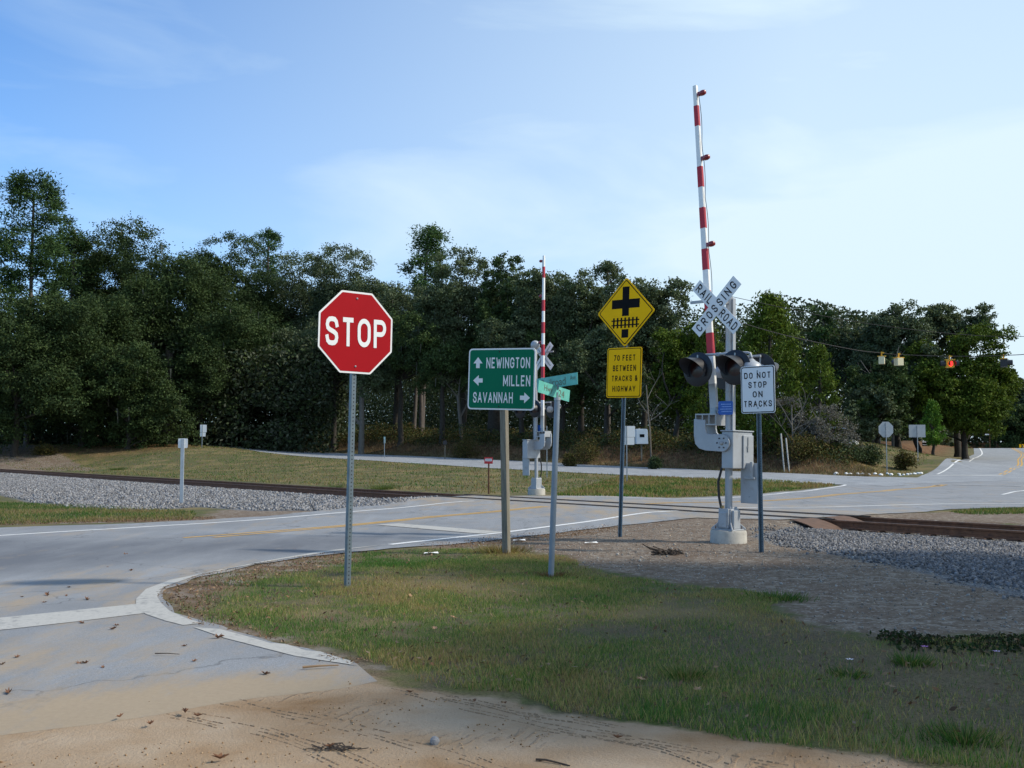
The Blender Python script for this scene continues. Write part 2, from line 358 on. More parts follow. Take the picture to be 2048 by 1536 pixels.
def text(body, parent, m, cx, cz, w, h, y, stroke=.145, tilt=0.0, name='lettering', gap=.30):
    """capitals drawn as strokes of even width, like road sign lettering; each stroke sits a hair in front of the last"""
    t = stroke; glyphs = []; x = 0
    for ch in body:
        if ch == ' ': x += .55; continue
        gw, st = GLYPH[ch]; glyphs.append((x, gw * .66, st)); x += gw * .66 + t + gap * .66
    W = x - gap * .66; kx, kz = w / W, h; mb = MB(); layer = 0
    ct, sn = math.cos(tilt), math.sin(tilt)
    for gx_, gw, st in glyphs:
        runs = []
        for line in st:
            P = [Vector((gx_ + t / 2 + p[0] * gw, t / 2 + p[1] * (1 - t))) for p in line]; cur = [P[0]]; st0 = False
            for i in range(1, len(P)):
                cur.append(P[i])
                if i < len(P) - 1 and (P[i] - P[i - 1]).angle(P[i + 1] - P[i], 0) > R(48): runs.append((cur, st0, True)); cur = [P[i]]; st0 = True
            runs.append((cur, st0, False))
        for P, br0, br1 in runs:
            n = len(P); closed = n > 6 and (P[0] - P[-1]).length < 1e-3
            if closed: P = P[:-1]; n -= 1
            left, right = [], []
            for i in range(n):
                d0 = (P[i] - P[i - 1]).normalized() if (i > 0 or closed) else None
                d1 = (P[(i + 1) % n] - P[i]).normalized() if (i < n - 1 or closed) else None
                q = P[i]; s_ = 1
                if d0 is None or d1 is None:
                    d_ = d1 if d0 is None else d0; nn = Vector((-d_.y, d_.x)); full = (br0 if d0 is None else br1) or abs(d_.y) > .5
                    q = q + d_ * (t / 2 * (1 if full else .25)) * (-1 if d0 is None else 1)
                else:
                    nn = Vector((-d0.y - d1.y, d0.x + d1.x)).normalized(); s_ = 1 / max(.5, nn.dot(Vector((-d0.y, d0.x))))
                left.append(q + nn * (t / 2 * s_)); right.append(q - nn * (t / 2 * s_))
            yy = y - .00035 * (layer % 6); layer += 1; vs = []
            for p in left + right:
                X = (p.x - W / 2) * kx; Z_ = (min(max(p.y, 0), 1) - .5) * kz; vs.append((cx + X * ct - Z_ * sn, yy, cz + X * sn + Z_ * ct))
            k = len(left); mb.add(vs, [(i, i + 1, k + i + 1, k + i) for i in range(k - 1)] + ([(k - 1, 0, k, 2 * k - 1)] if closed else []))
    return mb.build(name, m, parent)
def font_text(body, parent, m, cx, cz, w, h, y, name='lettering'):
    cu = bpy.data.curves.new(name, 'FONT'); cu.body = body; cu.size = 1.0; cu.resolution_u = 4
    t = bpy.data.objects.new(name, cu); C.objects.link(t); bpy.context.view_layer.update()
    me = bpy.data.meshes.new_from_object(t.evaluated_get(bpy.context.evaluated_depsgraph_get()))
    C.objects.unlink(t); bpy.data.objects.remove(t); bpy.data.curves.remove(cu)
    co = np.zeros(len(me.vertices) * 3, np.float32); me.vertices.foreach_get('co', co); co = co.reshape(-1, 3); lo, hi = co.min(0), co.max(0)
    co[:, 2] = cz + ((co[:, 1] - lo[1]) / (hi[1] - lo[1]) - 0.5) * h; co[:, 0] = cx + ((co[:, 0] - lo[0]) / (hi[0] - lo[0]) - 0.5) * w; co[:, 1] = y
    me.vertices.foreach_set('co', co.ravel()); me.update(); me.materials.clear(); me.materials.append(m); me.name = name
    o = bpy.data.objects.new(name, me); C.objects.link(o); o.parent = parent
    return o
# ---------------------------------------------------------------- ground zones
Z = {}
Z['sand'] = [ground_poly([(-700, 1440), (0, 1420), (430, 1380), (600, 1362), (735, 1350), (752, 1358), (800, 1376), (900, 1388), (1010, 1396), (1090, 1424), (1200, 1440), (1350, 1456), (1500, 1480), (1620, 1496), (1750, 1512), (1850, 1535)])]
Z['sand'][0] += [(6.0, 3.0), (9.0, 0.0), (4, -12), (-12, -12), (-12, 5)]
Z['dirt'] = [ground_poly([(790, 1092), (900, 1080), (1010, 1070), (1180, 1050), (1330, 1028), (1500, 1032), (1600, 1044), (2048, 1075), (2700, 1120), (2700, 1330), (2048, 1266), (1800, 1276), (1660, 1262), (1560, 1216), (1600, 1196), (1420, 1172), (1290, 1156), (1180, 1136), (1120, 1112), (1010, 1100), (900, 1094)]),
             ground_poly([(380, 1047), (440, 1020), (760, 1010), (800, 1004), (700, 1022), (540, 1040)]),
             ground_poly([(1560, 1026), (1700, 1028), (1900, 1024), (2048, 1020), (2600, 1022), (2600, 1080), (2048, 1048), (1740, 1036)]),
             ground_poly([(-60, 889), (60, 888), (100, 898), (130, 912), (160, 930), (200, 944), (-60, 930)]),
             ground_poly([(1850, 944), (1900, 938), (1935, 925), (1965, 903), (1972, 904), (1960, 930), (1930, 944), (1890, 948)])]
_c = lambda pts: [from_cs(*p) for p in pts]
BL = ground_poly([(826, 1001), (780, 1010), (640, 1022), (500, 1022), (400, 1014), (300, 1021), (150, 1016), (60, 1005), (0, 990), (-300, 968), (-900, 950)]) + _c([(RAIL1 + 1.9, 130), (RAIL1 + 1.9, CR1 + 1.0)])
Z['ballast'] = [BL,
                ground_poly([(1500, 1072), (1560, 1092), (1700, 1114), (1850, 1150), (2048, 1196), (2600, 1320), (3000, 1300), (2600, 1085), (2048, 1060), (1700, 1044), (1600, 1050)]),
                _c([(RAIL1 - 1.2, CR0 - 0.3), (RAIL1 + 2.6, CR0 - 0.3), (RAIL1 + 2.6, -40), (RAIL1 - 1.2, -40)])]
Z['litter'] = [ground_poly([(318, 1180), (420, 1146), (560, 1122), (700, 1104), (720, 1125), (560, 1150), (430, 1185), (420, 1225), (560, 1275), (740, 1325), (770, 1358), (740, 1362), (700, 1325), (540, 1285), (400, 1243), (330, 1205)]),
               ground_poly([(-300, 1062), (0, 1050), (300, 1044), (420, 1040), (430, 1034), (300, 1036), (0, 1042), (-300, 1050)]),
               ground_poly([(840, 1090), (1000, 1074), (1230, 1048), (1240, 1060), (1010, 1090), (900, 1096)])]
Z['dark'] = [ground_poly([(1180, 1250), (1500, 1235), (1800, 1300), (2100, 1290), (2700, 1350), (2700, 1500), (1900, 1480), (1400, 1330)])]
def zone(name, x, y): return np.max([sdist(p, x, y) for p in Z[name]], axis=0)
def axis(fine0, fine1, step, lo, hi, grow=1.12):
    a = list(np.arange(fine0, fine1, step)); d = step
    while a[-1] < hi: d *= grow; a.append(a[-1] + d)
    b = []; d = step; v = fine0
    while v > lo: d *= grow; v -= d; b.append(v)
    return np.array(b[::-1] + a)
gx = axis(-9, 12, 0.13, -420, 420, 1.035); gy = axis(3.5, 30, 0.13, -15, 700, 1.03)
GX, GY = np.meshgrid(gx, gy); fx, fy = GX.ravel(), GY.ravel()
nxg, nyg = len(gx), len(gy)
idx = np.arange(nxg * nyg).reshape(nyg, nxg)
quads = np.stack([idx[:-1, :-1], idx[:-1, 1:], idx[1:, 1:], idx[1:, :-1]], -1).reshape(-1, 4)
cc_, ss_ = cs(fx, fy)
bankw = sst(52.8, 54.5, cc_) * sst(5.5, 8, hill_dist(fx, fy)[0])
bankw = np.maximum(bankw, sst(88, 99, fy) * (1 - sst(-30, -16, fx)))
knoll = np.exp(-(((fx - 29.5) / 7) ** 2 + ((fy - 72) / 9) ** 2))
ga = {k: np.clip(zone(k, fx, fy), -3, 3) for k in Z}
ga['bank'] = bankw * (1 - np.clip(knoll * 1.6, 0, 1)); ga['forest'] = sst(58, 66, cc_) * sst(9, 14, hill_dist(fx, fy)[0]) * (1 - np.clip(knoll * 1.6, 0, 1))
def ground_mat():
    m, nt, b = new_mat('verge ground')
    L = nt.links
    def mask(name, wob, scale, soft=0.06):
        a = attr(nt, name).outputs['Fac']
        n = math_(nt, 'MULTIPLY_ADD', noise(nt, scale, 6, 0.65), wob * 2, -wob)
        return ramp(nt, math_(nt, 'ADD', a, math_(nt, 'ADD', n, 0.5)), [(0.5 - soft, (0, 0, 0)), (0.5 + soft, (1, 1, 1))])
    fine = noise(nt, 45, 5, 0.7); mid = noise(nt, 3.2, 5, 0.6); big = noise(nt, 0.55, 4, 0.55)
    soil = ramp(nt, fine, [(0.3, (0.045, 0.036, 0.022)), (0.5, (0.105, 0.088, 0.054)), (0.72, (0.20, 0.175, 0.115))])
    gr = ramp(nt, fine, [(0.3, (0.035, 0.055, 0.012)), (0.7, (0.12, 0.14, 0.04))])
    st = ramp(nt, fine, [(0.3, (0.13, 0.095, 0.045)), (0.7, (0.27, 0.21, 0.105))])
    col = mix(nt, ramp(nt, mid, [(0.42, (0, 0, 0)), (0.6, (1, 1, 1))]), soil, gr)
    col = mix(nt, ramp(nt, big, [(0.48, (0, 0, 0)), (0.62, (0.75, 0.75, 0.75))]), col, st)
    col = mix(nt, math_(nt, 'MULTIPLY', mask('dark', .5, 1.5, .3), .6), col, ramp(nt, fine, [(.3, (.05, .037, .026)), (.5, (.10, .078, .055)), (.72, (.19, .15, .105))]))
    lit = ramp(nt, fine, [(0.3, (0.075, 0.045, 0.028)), (0.55, (0.165, 0.11, 0.07)), (0.75, (0.27, 0.20, 0.14))])
    lit = mix(nt, ramp(nt, noise(nt, 2.0, 4, .6), [(.48, (0, 0, 0)), (.62, (.8, .8, .8))]), lit, (.24, .215, .185))
    clay = ramp(nt, noise(nt, 2.2, 6, 0.7), [(0.3, (0.055, 0.034, 0.018)), (0.5, (0.13, 0.065, 0.032)), (0.62, (0.20, 0.13, 0.065)), (0.75, (0.10, 0.095, 0.035))])
    col = mix(nt, attr(nt, 'bank').outputs['Fac'], col, clay)
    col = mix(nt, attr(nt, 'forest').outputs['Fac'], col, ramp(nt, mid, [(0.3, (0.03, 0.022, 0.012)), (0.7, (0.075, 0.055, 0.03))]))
    vor = N(nt, 'ShaderNodeTexVoronoi'); vor.inputs['Scale'].default_value = 38
    L.new(N(nt, 'ShaderNodeNewGeometry').outputs['Position'], vor.inputs['Vector'])
    sv = N(nt, 'ShaderNodeSeparateColor'); L.new(vor.outputs['Color'], sv.inputs['Color'])
    dirt = ramp(nt, noise(nt, 6, 8, 0.78), [(0.34, (0.075, 0.052, 0.036)), (0.5, (0.17, 0.132, 0.10)), (0.64, (0.30, 0.265, 0.22))])
    dirt = mix(nt, ramp(nt, noise(nt, 0.9, 5, 0.6), [(0.46, (0, 0, 0)), (0.64, (0.85, 0.85, 0.85))]), dirt, (0.135, 0.095, 0.068))
    dirt = mix(nt, ramp(nt, sv.outputs['Red'], [(0.92, (0, 0, 0)), (0.94, (0.5, 0.5, 0.5))]), dirt, (0.42, 0.39, 0.35))
    col = mix(nt, mask('dirt', 0.6, 2.2, 0.16), col, dirt)
    col = mix(nt, mask('litter', 0.35, 4, 0.12), col, lit)
    bal = ramp(nt, sv.outputs['Red'], [(0.0, (0.06, 0.062, 0.068)), (0.5, (0.14, 0.143, 0.15)), (1.0, (0.27, 0.275, 0.28))])
    bm_ = mask('ballast', 0.45, 2.0, 0.10)
    col = mix(nt, bm_, col, bal)
    ws = N(nt, 'ShaderNodeTexWave'); ws.inputs['Scale'].default_value = 5.5; ws.inputs['Distortion'].default_value = 7.0; ws.inputs['Detail'].default_value = 4; ws.inputs['Detail Scale'].default_value = 1.3
    mp = N(nt, 'ShaderNodeMapping'); mp.inputs['Rotation'].default_value = (0, 0, R(60)); mp.inputs['Scale'].default_value = (1, 0.35, 1)
    L.new(N(nt, 'ShaderNodeNewGeometry').outputs['Position'], mp.inputs['Vector']); L.new(mp.outputs['Vector'], ws.inputs['Vector'])
    sand = ramp(nt, noise(nt, 1.1, 6, 0.6), [(0.30, (0.25, 0.15, 0.075)), (0.47, (0.33, 0.235, 0.15)), (0.66, (0.39, 0.305, 0.22))])
    sand = mix(nt, ramp(nt, noise(nt, 60, 3, 0.7), [(0.62, (0, 0, 0)), (0.75, (0.6, 0.6, 0.6))]), sand, (0.26, 0.15, 0.075))
    smk = mask('sand', 0.16, 5, 0.05)
    rut = math_(nt, 'MULTIPLY', math_(nt, 'MULTIPLY', ramp(nt, ws.outputs['Fac'], [(.66, (0, 0, 0)), (.9, (1, 1, 1))]), ramp(nt, noise(nt, 0.8, 3, 0.5), [(0.50, (0, 0, 0)), (0.62, (1, 1, 1))])), ramp(nt, noise(nt, 14, 3, 0.6), [(0.38, (0, 0, 0)), (0.6, (1, 1, 1))]))
    sand = mix(nt, math_(nt, 'MULTIPLY', rut, 0.5), sand, (0.20, 0.115, 0.06))
    col = mix(nt, smk, col, sand)
    L.new(col, b.inputs['Base Color']); b.inputs['Roughness'].default_value = 0.95; b.inputs['Specular IOR Level'].default_value = 0.15
    h = math_(nt, 'ADD', math_(nt, 'MULTIPLY', math_(nt, 'ADD', rut, fine), smk), math_(nt, 'MULTIPLY', math_(nt, 'SUBTRACT', 1.0, smk), math_(nt, 'MULTIPLY', fine, 1.2)))
    h = math_(nt, 'ADD', h, math_(nt, 'MULTIPLY', math_(nt, 'MULTIPLY', vor.outputs['Distance'], -1.0), bm_))
    bump(nt, b, h, 0.55, 0.03)
    return m
ground = np_mesh('ground', np.stack([fx, fy, H(fx, fy)], 1), 4, ground_mat(), ga, None, quads)
tag(ground, kind='structure')
for p in ground.data.polygons: p.use_smooth = True
# ---------------------------------------------------------------- roads and markings
def drape(name, poly, off, m, res=1.0, attrs=None):
    bm = bmesh.new(); bm.faces.new([bm.verts.new((p[0], p[1], 0)) for p in poly]); bm.normal_update()
    bmesh.ops.triangulate(bm, faces=bm.faces[:])
    xs = [p[0] for p in poly]; ys = [p[1] for p in poly]
    for ax, lo, hi in ((0, min(xs), max(xs)), (1, min(ys), max(ys))):
        k = math.ceil(lo / res)
        while k * res < hi:
            co = Vector((0, 0, 0)); co[ax] = k * res; no = Vector((0, 0, 0)); no[ax] = 1
            bmesh.ops.bisect_plane(bm, geom=bm.verts[:] + bm.edges[:] + bm.faces[:], plane_co=co, plane_no=no); k += 1
    bmesh.ops.remove_doubles(bm, verts=bm.verts[:], dist=0.0005)
    X = np.array([v.co.x for v in bm.verts]); Y = np.array([v.co.y for v in bm.verts]); HZ = H(X, Y) + (off(X, Y) if callable(off) else off)
    for v, z in zip(bm.verts, HZ): v.co.z = z
    bmesh.ops.recalc_face_normals(bm, faces=bm.faces[:])
    if bm.faces and sum(f.normal.z for f in bm.faces) < 0: bmesh.ops.reverse_faces(bm, faces=bm.faces[:])
    me = bpy.data.meshes.new(name); bm.to_mesh(me); bm.free(); me.materials.append(m)
    for k, fn in (attrs or {}).items():
        a = me.attributes.new(k, 'FLOAT', 'POINT'); a.data.foreach_set('value', np.asarray(fn(X, Y), np.float32))
    for p in me.polygons: p.use_smooth = True
    o = bpy.data.objects.new(name, me); C.objects.link(o); return tag(o, kind='structure')
def rough(poly, amp, step=0.25):
    out = []
    for i in range(len(poly)):
        a, b_ = np.array(poly[i]), np.array(poly[(i + 1) % len(poly)]); L_ = np.linalg.norm(b_ - a)
        n = int(min(60, L_ / step)) if L_ < 16 and max(a[1], b_[1]) < 40 else 1
        n = max(1, n); nn = np.array((-(b_ - a)[1], (b_ - a)[0])) / max(L_, 1e-6)
        for k in range(n):
            p = a + (b_ - a) * k / n; out.append(tuple(p + nn * amp * (float(fbm(p[0] * 1.7, p[1] * 1.7, 131)) - .5) * 2))
    return out
def smooth_line(pts, step=0.5):
    pts = [np.array(p[:2], float) for p in pts]; out = []
    P = [2 * pts[0] - pts[1]] + pts + [2 * pts[-1] - pts[-2]]
    for i in range(1, len(P) - 2):
        n = max(2, int(np.linalg.norm(P[i + 1] - P[i]) / step))
        for k in range(n):
            t = k / n; a, b_, c, d = P[i - 1], P[i], P[i + 1], P[i + 2]
            out.append(0.5 * (2 * b_ + (c - a) * t + (2 * a - 5 * b_ + 4 * c - d) * t * t + (3 * b_ - a - 3 * c + d) * t ** 3))
    out.append(pts[-1]); return np.array(out)
def strip(name, pts, width, off, m, shift=0.0, curved=True):
    L_ = smooth_line(pts) if curved else np.array([p[:2] for p in pts], float)
    t = np.gradient(L_, axis=0); t /= np.linalg.norm(t, axis=1)[:, None]; nn = np.stack([-t[:, 1], t[:, 0]], 1)
    a = L_ + nn * (shift + width / 2); b_ = L_ + nn * (shift - width / 2)
    V = np.concatenate([np.concatenate([a, b_])]); z = H(V[:, 0], V[:, 1]) + off
    n = len(L_); F = np.array([(i, n + i, n + i + 1, i + 1) for i in range(n - 1)])
    o = np_mesh(name, np.column_stack([V, z]), 4, m, None, None, F); return tag(o, kind='structure')
def asphalt(name, base, dusty=False, dirtcol=(0.37, 0.28, 0.195)):
    m, nt, b = new_mat(name)
    f = noise(nt, 130, 3, 0.8); p = noise(nt, 0.6, 5, 0.62); q = noise(nt, 2.4, 5, 0.6, 'pos', ((1.0, 0.12, 1), (0, 0, R(32))))
    c = ramp(nt, f, [(0.25, sc(base, 0.45)), (0.5, base), (0.75, sc(base, 1.7))])
    c = mix(nt, ramp(nt, p, [(0.4, (0, 0, 0)), (0.65, (0.55, 0.55, 0.55))]), c, sc(base, 0.72))
    c = mix(nt, ramp(nt, q, [(0.5, (0, 0, 0)), (0.72, (0.5, 0.5, 0.5))]), c, sc(base, 1.3))
    ck = N(nt, 'ShaderNodeTexVoronoi', feature='DISTANCE_TO_EDGE'); ck.inputs['Scale'].default_value = 0.32
    mv = N(nt, 'ShaderNodeVectorMath', operation='ADD'); nn = N(nt, 'ShaderNodeTexNoise'); nn.inputs['Scale'].default_value = 1.6; nn.inputs['Detail'].default_value = 5
    ge = N(nt, 'ShaderNodeNewGeometry'); nt.links.new(ge.outputs['Position'], nn.inputs['Vector'])
    nt.links.new(ge.outputs['Position'], mv.inputs[0]); nt.links.new(nn.outputs['Color'], mv.inputs[1]); nt.links.new(mv.outputs[0], ck.inputs['Vector'])
    crack = math_(nt, 'MULTIPLY', ramp(nt, ck.outputs['Distance'], [(0.0, (1, 1, 1)), (0.008, (0, 0, 0))]), 0.7)
    c = mix(nt, crack, c, sc(base, 0.35))
    if dusty:
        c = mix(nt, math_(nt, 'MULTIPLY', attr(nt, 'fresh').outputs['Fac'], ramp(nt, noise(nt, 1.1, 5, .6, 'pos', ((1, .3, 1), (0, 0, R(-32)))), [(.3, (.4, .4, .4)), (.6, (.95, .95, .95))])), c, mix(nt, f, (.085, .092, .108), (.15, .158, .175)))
        d = attr(nt, 'dust').outputs['Fac']
        k = math_(nt, 'ADD', d, math_(nt, 'MULTIPLY_ADD', noise(nt, 1.5, 8, 0.74, 'pos', ((1, 0.32, 1), (0, 0, R(-52)))), 2.6, -1.30))
        k = math_(nt, 'ADD', k, math_(nt, 'MULTIPLY_ADD', noise(nt, 22, 4, 0.7), 0.5, -0.25))
        c = mix(nt, ramp(nt, k, [(0.2, (0, 0, 0)), (0.9, (1.0, 1.0, 1.0))]), c, mix(nt, noise(nt, 25, 4, 0.7), mix(nt, noise(nt, 1.1, 6, .6), sc(dirtcol, 0.6), sc(dirtcol, .95)), sc(dirtcol, 1.15)))
    nt.links.new(c, b.inputs['Base Color']); b.inputs['Roughness'].default_value = 0.86; b.inputs['Specular IOR Level'].default_value = 0.3
    bump(nt, b, f, 0.35, 0.01); return m
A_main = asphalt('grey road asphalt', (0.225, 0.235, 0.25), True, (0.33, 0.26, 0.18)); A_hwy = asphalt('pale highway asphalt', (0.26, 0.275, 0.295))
A_side = asphalt('sandy side road asphalt', (0.19, 0.188, 0.188), True)
def road_dust(x, y):
    c, s = cs(x, y)
    far = 0.12 + 0.35 * sst(15, 18, c) * (1 - sst(20, 30, c))
    side = sst(-1.2, 0.8, sdist(SIDE_EDGE, x, y)) * (.37 + .78 * sst(-.8, .15, sdist(Z['sand'][0], x, y)) - .30 * sst(-.6, .5, sdist(CLEAN, x, y)))
    return np.maximum(far - .35 * sst(-1.2, .8, sdist(FRESH, x, y)), side)
CLEAN = ground_poly([(300, 1262), (420, 1262), (800, 1340), (780, 1368), (560, 1372), (440, 1330)])
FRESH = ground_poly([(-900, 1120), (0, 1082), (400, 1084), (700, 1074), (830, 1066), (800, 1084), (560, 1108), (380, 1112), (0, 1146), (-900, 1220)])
SIDE_EDGE = ground_poly([(-700, 1215), (0, 1160), (200, 1140), (400, 1130), (560, 1122), (780, 1100), (760, 1420), (-700, 1560)])
main_poly = ground_poly([(-1500, 1190), (-600, 1110), (0, 1056), (260, 1048), (400, 1041), (540, 1033), (700, 1015), (790, 1004), (835, 995), (900, 993), (1000, 993), (1080, 992), (1200, 992), (1347, 997), (1481, 992), (1620, 979), (1680, 971), (1694, 967), (1640, 962), (1560, 958)])
main_poly += [from_cs(42.0, 35.0), from_cs(53.4, 31.0), from_cs(53.6, 16), from_cs(53.6, -15)]
main_poly += ground_poly([(2500, 1016), (2048, 1015), (1900, 1019), (1740, 1030), (1640, 1036), (1560, 1040), (1440, 1038), (1390, 1036), (1300, 1046), (1240, 1052), (1120, 1066), (1000, 1080), (900, 1090), (780, 1098), (640, 1112), (520, 1130), (400, 1155), (335, 1178), (322, 1192), (330, 1207), (350, 1226), (405, 1245), (470, 1262), (540, 1286), (610, 1298), (700, 1324), (730, 1345), (752, 1362), (600, 1385), (430, 1412), (200, 1450), (0, 1475), (-900, 1540)])
main_poly = rough(main_poly, .11)
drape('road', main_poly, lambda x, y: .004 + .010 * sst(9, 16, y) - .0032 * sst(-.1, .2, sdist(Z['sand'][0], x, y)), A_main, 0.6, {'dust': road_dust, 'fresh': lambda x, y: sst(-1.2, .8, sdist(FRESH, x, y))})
hw = [from_cs(41.0, 24), from_cs(41.2, 60), from_cs(41.2, 150), from_cs(52.8, 150), from_cs(52.8, 60), from_cs(53.2, 24)]
drape('highway', hw, 0.020, A_hwy, 1.5)
def off_line(pts, d):
    P = np.array(pts)[:, :2]; t = np.gradient(P, axis=0); t /= np.linalg.norm(t, axis=1)[:, None]
    return [tuple(p + d * np.array((-q[1], q[0]))) for p, q in zip(P, t)]
drape('hill_road', off_line(HILL, 4.3) + off_line(HILL, -4.3)[::-1], 0.014, A_hwy, 1.5)
sand_edge = Z['sand'][0]
def paint(name, col, worn):
    m, nt, b = new_mat(name)
    f = noise(nt, 9, 7, 0.72); g = noise(nt, 1.1, 4, 0.6)
    c = ramp(nt, noise(nt, 30, 4, 0.7), [(0.3, sc(col, 0.82)), (0.7, sc(col, 1.06))])
    c = mix(nt, ramp(nt, math_(nt, 'ADD', f, math_(nt, 'MULTIPLY_ADD', g, 0.5, -0.25)), [(worn, (0, 0, 0)), (worn + 0.12, (0.8, 0.8, 0.8))]), c, (0.22, 0.215, 0.205))
    nt.links.new(c, b.inputs['Base Color']); b.inputs['Roughness'].default_value = 0.7; return m
pw = paint('white road paint', (0.72, 0.72, 0.71), 0.60); pwk = paint('chalky white kerb paint', (0.43, 0.415, 0.38), 0.54); py_ = paint('yellow road paint', (0.58, 0.33, 0.06), 0.56)
def mk(pix): return [gp(*p) for p in pix]
strip('edge_line', mk([(-500, 1109), (0, 1073), (260, 1057), (500, 1042), (700, 1025), (890, 1007), (948, 1003)]), 0.13, 0.019, pw)
strip('edge_line', mk([(1082, 994), (1200, 994), (1347, 999), (1481, 995), (1620, 982), (1676, 974), (1690, 970), (1660, 966), (1560, 961)]), 0.13, 0.019, pw)
strip('edge_line', mk([(780, 1091), (900, 1078), (1010, 1066), (1180, 1044), (1300, 1026), (1390, 1022)]), 0.14, 0.019, pw)
strip('edge_line', mk([(1452, 1018), (1560, 1016), (1730, 1013), (1900, 1009), (2048, 1008), (2500, 1006)]), 0.13, 0.019, pw)
for sh in (-0.10, 0.10):
    strip('centre_line', mk([(374 if sh > 0 else 420, 1078 if sh > 0 else 1076), (700, 1052), (900, 1032), (1090, 1014)]), 0.11, 0.019, py_, sh)
    strip('centre_line', mk([(1290, 1009), (1400, 1006), (1560, 1001), (1700, 988), (1890, 970)]), 0.10, 0.019, py_, sh)
    strip('centre_line', [HILL[k] for k in range(1, 6)], 0.12, 0.02, py_, sh * 1.2)
strip('edge_line', off_line(HILL[1:6], 3.6), 0.13, 0.02, pw)
strip('stop_line', mk([(775, 1050), (985, 1068)]), 0.6, 0.023, pwk, 0, False)
strip('turn_line', mk([(1895, 970), (1960, 971), (2060, 974), (2300, 980)]), 0.12, 0.019, pw)
strip('turn_line', mk([(2005, 990), (2048, 982), (2120, 972)]), 0.12, 0.019, pw)
strip('stop_line', mk([(1860, 951), (2005, 951)]), 0.5, 0.019, pw, 0, False)
def patch(name, pix, off, m): return drape(name, ground_poly(pix), off, m, 0.4)
patch('stop_line', [(-300, 1268), (0, 1237), (150, 1222), (276, 1209), (288, 1228), (150, 1245), (0, 1262), (-300, 1296)], 0.009, pwk)
patch('curved_edge_line', [(780, 1090), (700, 1100), (560, 1121), (440, 1142), (340, 1162), (292, 1180), (272, 1200), (272, 1216), (292, 1230), (330, 1243), (366, 1252), (405, 1248), (372, 1238), (340, 1224), (322, 1208), (314, 1194), (326, 1176), (400, 1151), (520, 1126), (640, 1105)], lambda x, y: .009 + .010 * sst(9, 16, y), pwk)
patch('curved_edge_line', [(386, 1256), (440, 1260), (500, 1276), (540, 1288), (572, 1290), (612, 1303), (640, 1305), (706, 1326), (700, 1331), (640, 1322), (590, 1314), (520, 1296), (450, 1278)], 0.009, pwk)
# ---------------------------------------------------------------- railway
def track_pt(c, s, z): x, y = from_cs(c, s); return Vector((x, y, z))
RT = 0.08
trk = thing('railway_track', 'rusty railway track running through the level crossing', 'railway track', track_pt(RAILC, CR0, 0))
inv = trk.matrix_world.inverted()
def rail(c):
    prof = [(-0.07, -0.165), (0.07, -0.165), (0.07, -0.15), (0.012, -0.13), (0.010, -0.045), (0.036, -0.035), (0.036, -0.004), (0.028, 0.0), (-0.028, 0.0), (-0.036, -0.004), (-0.036, -0.035), (-0.010, -0.045), (-0.012, -0.13), (-0.07, -0.15)]
    b = MB(); ss = [-45, 0, CR0, 20, CR1, 40, 60, 90, 140]; n = len(prof)
    vs = [inv @ track_pt(c + p, s, RT + z) for s in ss for p, z in prof]
    b.add(vs, [(i * n + k, i * n + (k + 1) % n, (i + 1) * n + (k + 1) % n, (i + 1) * n + k) for i in range(len(ss) - 1) for k in range(n)])
    o = b.build('rail', rust, trk)
    h = MB(); n = 4
    vs = [inv @ track_pt(c + p, s, RT + z) for s in ss for p, z in ((-0.03, -0.006), (0.03, -0.006), (0.027, 0.003), (-0.027, 0.003))]
    h.add(vs, [(i * n + k, i * n + (k + 1) % n, (i + 1) * n + (k + 1) % n, (i + 1) * n + k) for i in range(len(ss) - 1) for k in range(n)])
    h.build('rail_head', rhead, o)
rail(RAIL1); rail(RAIL1 + GAUGE)
random.seed(4)
rotT = Matrix.Rotation(math.atan2(NY, NX), 3, 'Z')
t0 = MB().box((0, 0, 0), (2.6, 0.23, 0.18)).build('crosstie', tie, trk, bevel=0.012)
pl0 = [MB().box((x, 0, 0.1), (0.36, 0.2, 0.02)).build('tie_plate', rustl, t0) for x in (-0.717, 0.717)]
first = True
for s in list(np.arange(-9, CR0 - 0.6, 0.56)) + list(np.arange(CR1 + 0.6, CR1 + 0.6 + 58 * 0.56, 0.56)):
    if first: t = t0; first = False
    else:
        t = t0.copy(); C.objects.link(t); t.parent = trk
        for q in pl0: p_ = q.copy(); C.objects.link(p_); p_.parent = t
    t.location = inv @ (track_pt(RAILC + random.uniform(-.06, .06), s, RT - 0.165 - 0.108)); t.rotation_euler = (0, 0, math.atan2(NY, NX) + random.uniform(-.02, .02))
fl = MB()                                           # flangeway slots and timber edging of the crossing
for c0, c1 in ((RAIL1 + 0.05, RAIL1 + 0.13), (RAIL1 + GAUGE - 0.13, RAIL1 + GAUGE - 0.05), (RAIL1 - 0.05, RAIL1 - 0.12), (RAIL1 + GAUGE + 0.05, RAIL1 + GAUGE + 0.10)):
    fl.add([inv @ track_pt(c0, CR0, RT + 0.022), inv @ track_pt(c1, CR0, RT + 0.022), inv @ track_pt(c1, CR1 + 0.3, RT + 0.022), inv @ track_pt(c0, CR1 + 0.3, RT + 0.022)], [(0, 1, 2, 3)])
fl.build('flangeway', mat('oily dark flangeway', (0.03, 0.027, 0.027), 0.8), trk)
rl = MB()
for c0 in (RAIL1 - 0.033, RAIL1 + GAUGE - 0.033):
    vs = [inv @ track_pt(c0 + a, s, RT + z) for s in (CR0 - 0.2, CR1 + 0.4) for a, z in ((0, 0.0), (0.066, 0.0), (0.066, 0.030), (0, 0.030))]
    rl.add(vs, [(0, 1, 5, 4), (1, 2, 6, 5), (2, 3, 7, 6), (3, 0, 4, 7)])
rl.build('crossing_rail_head', rhead, trk)
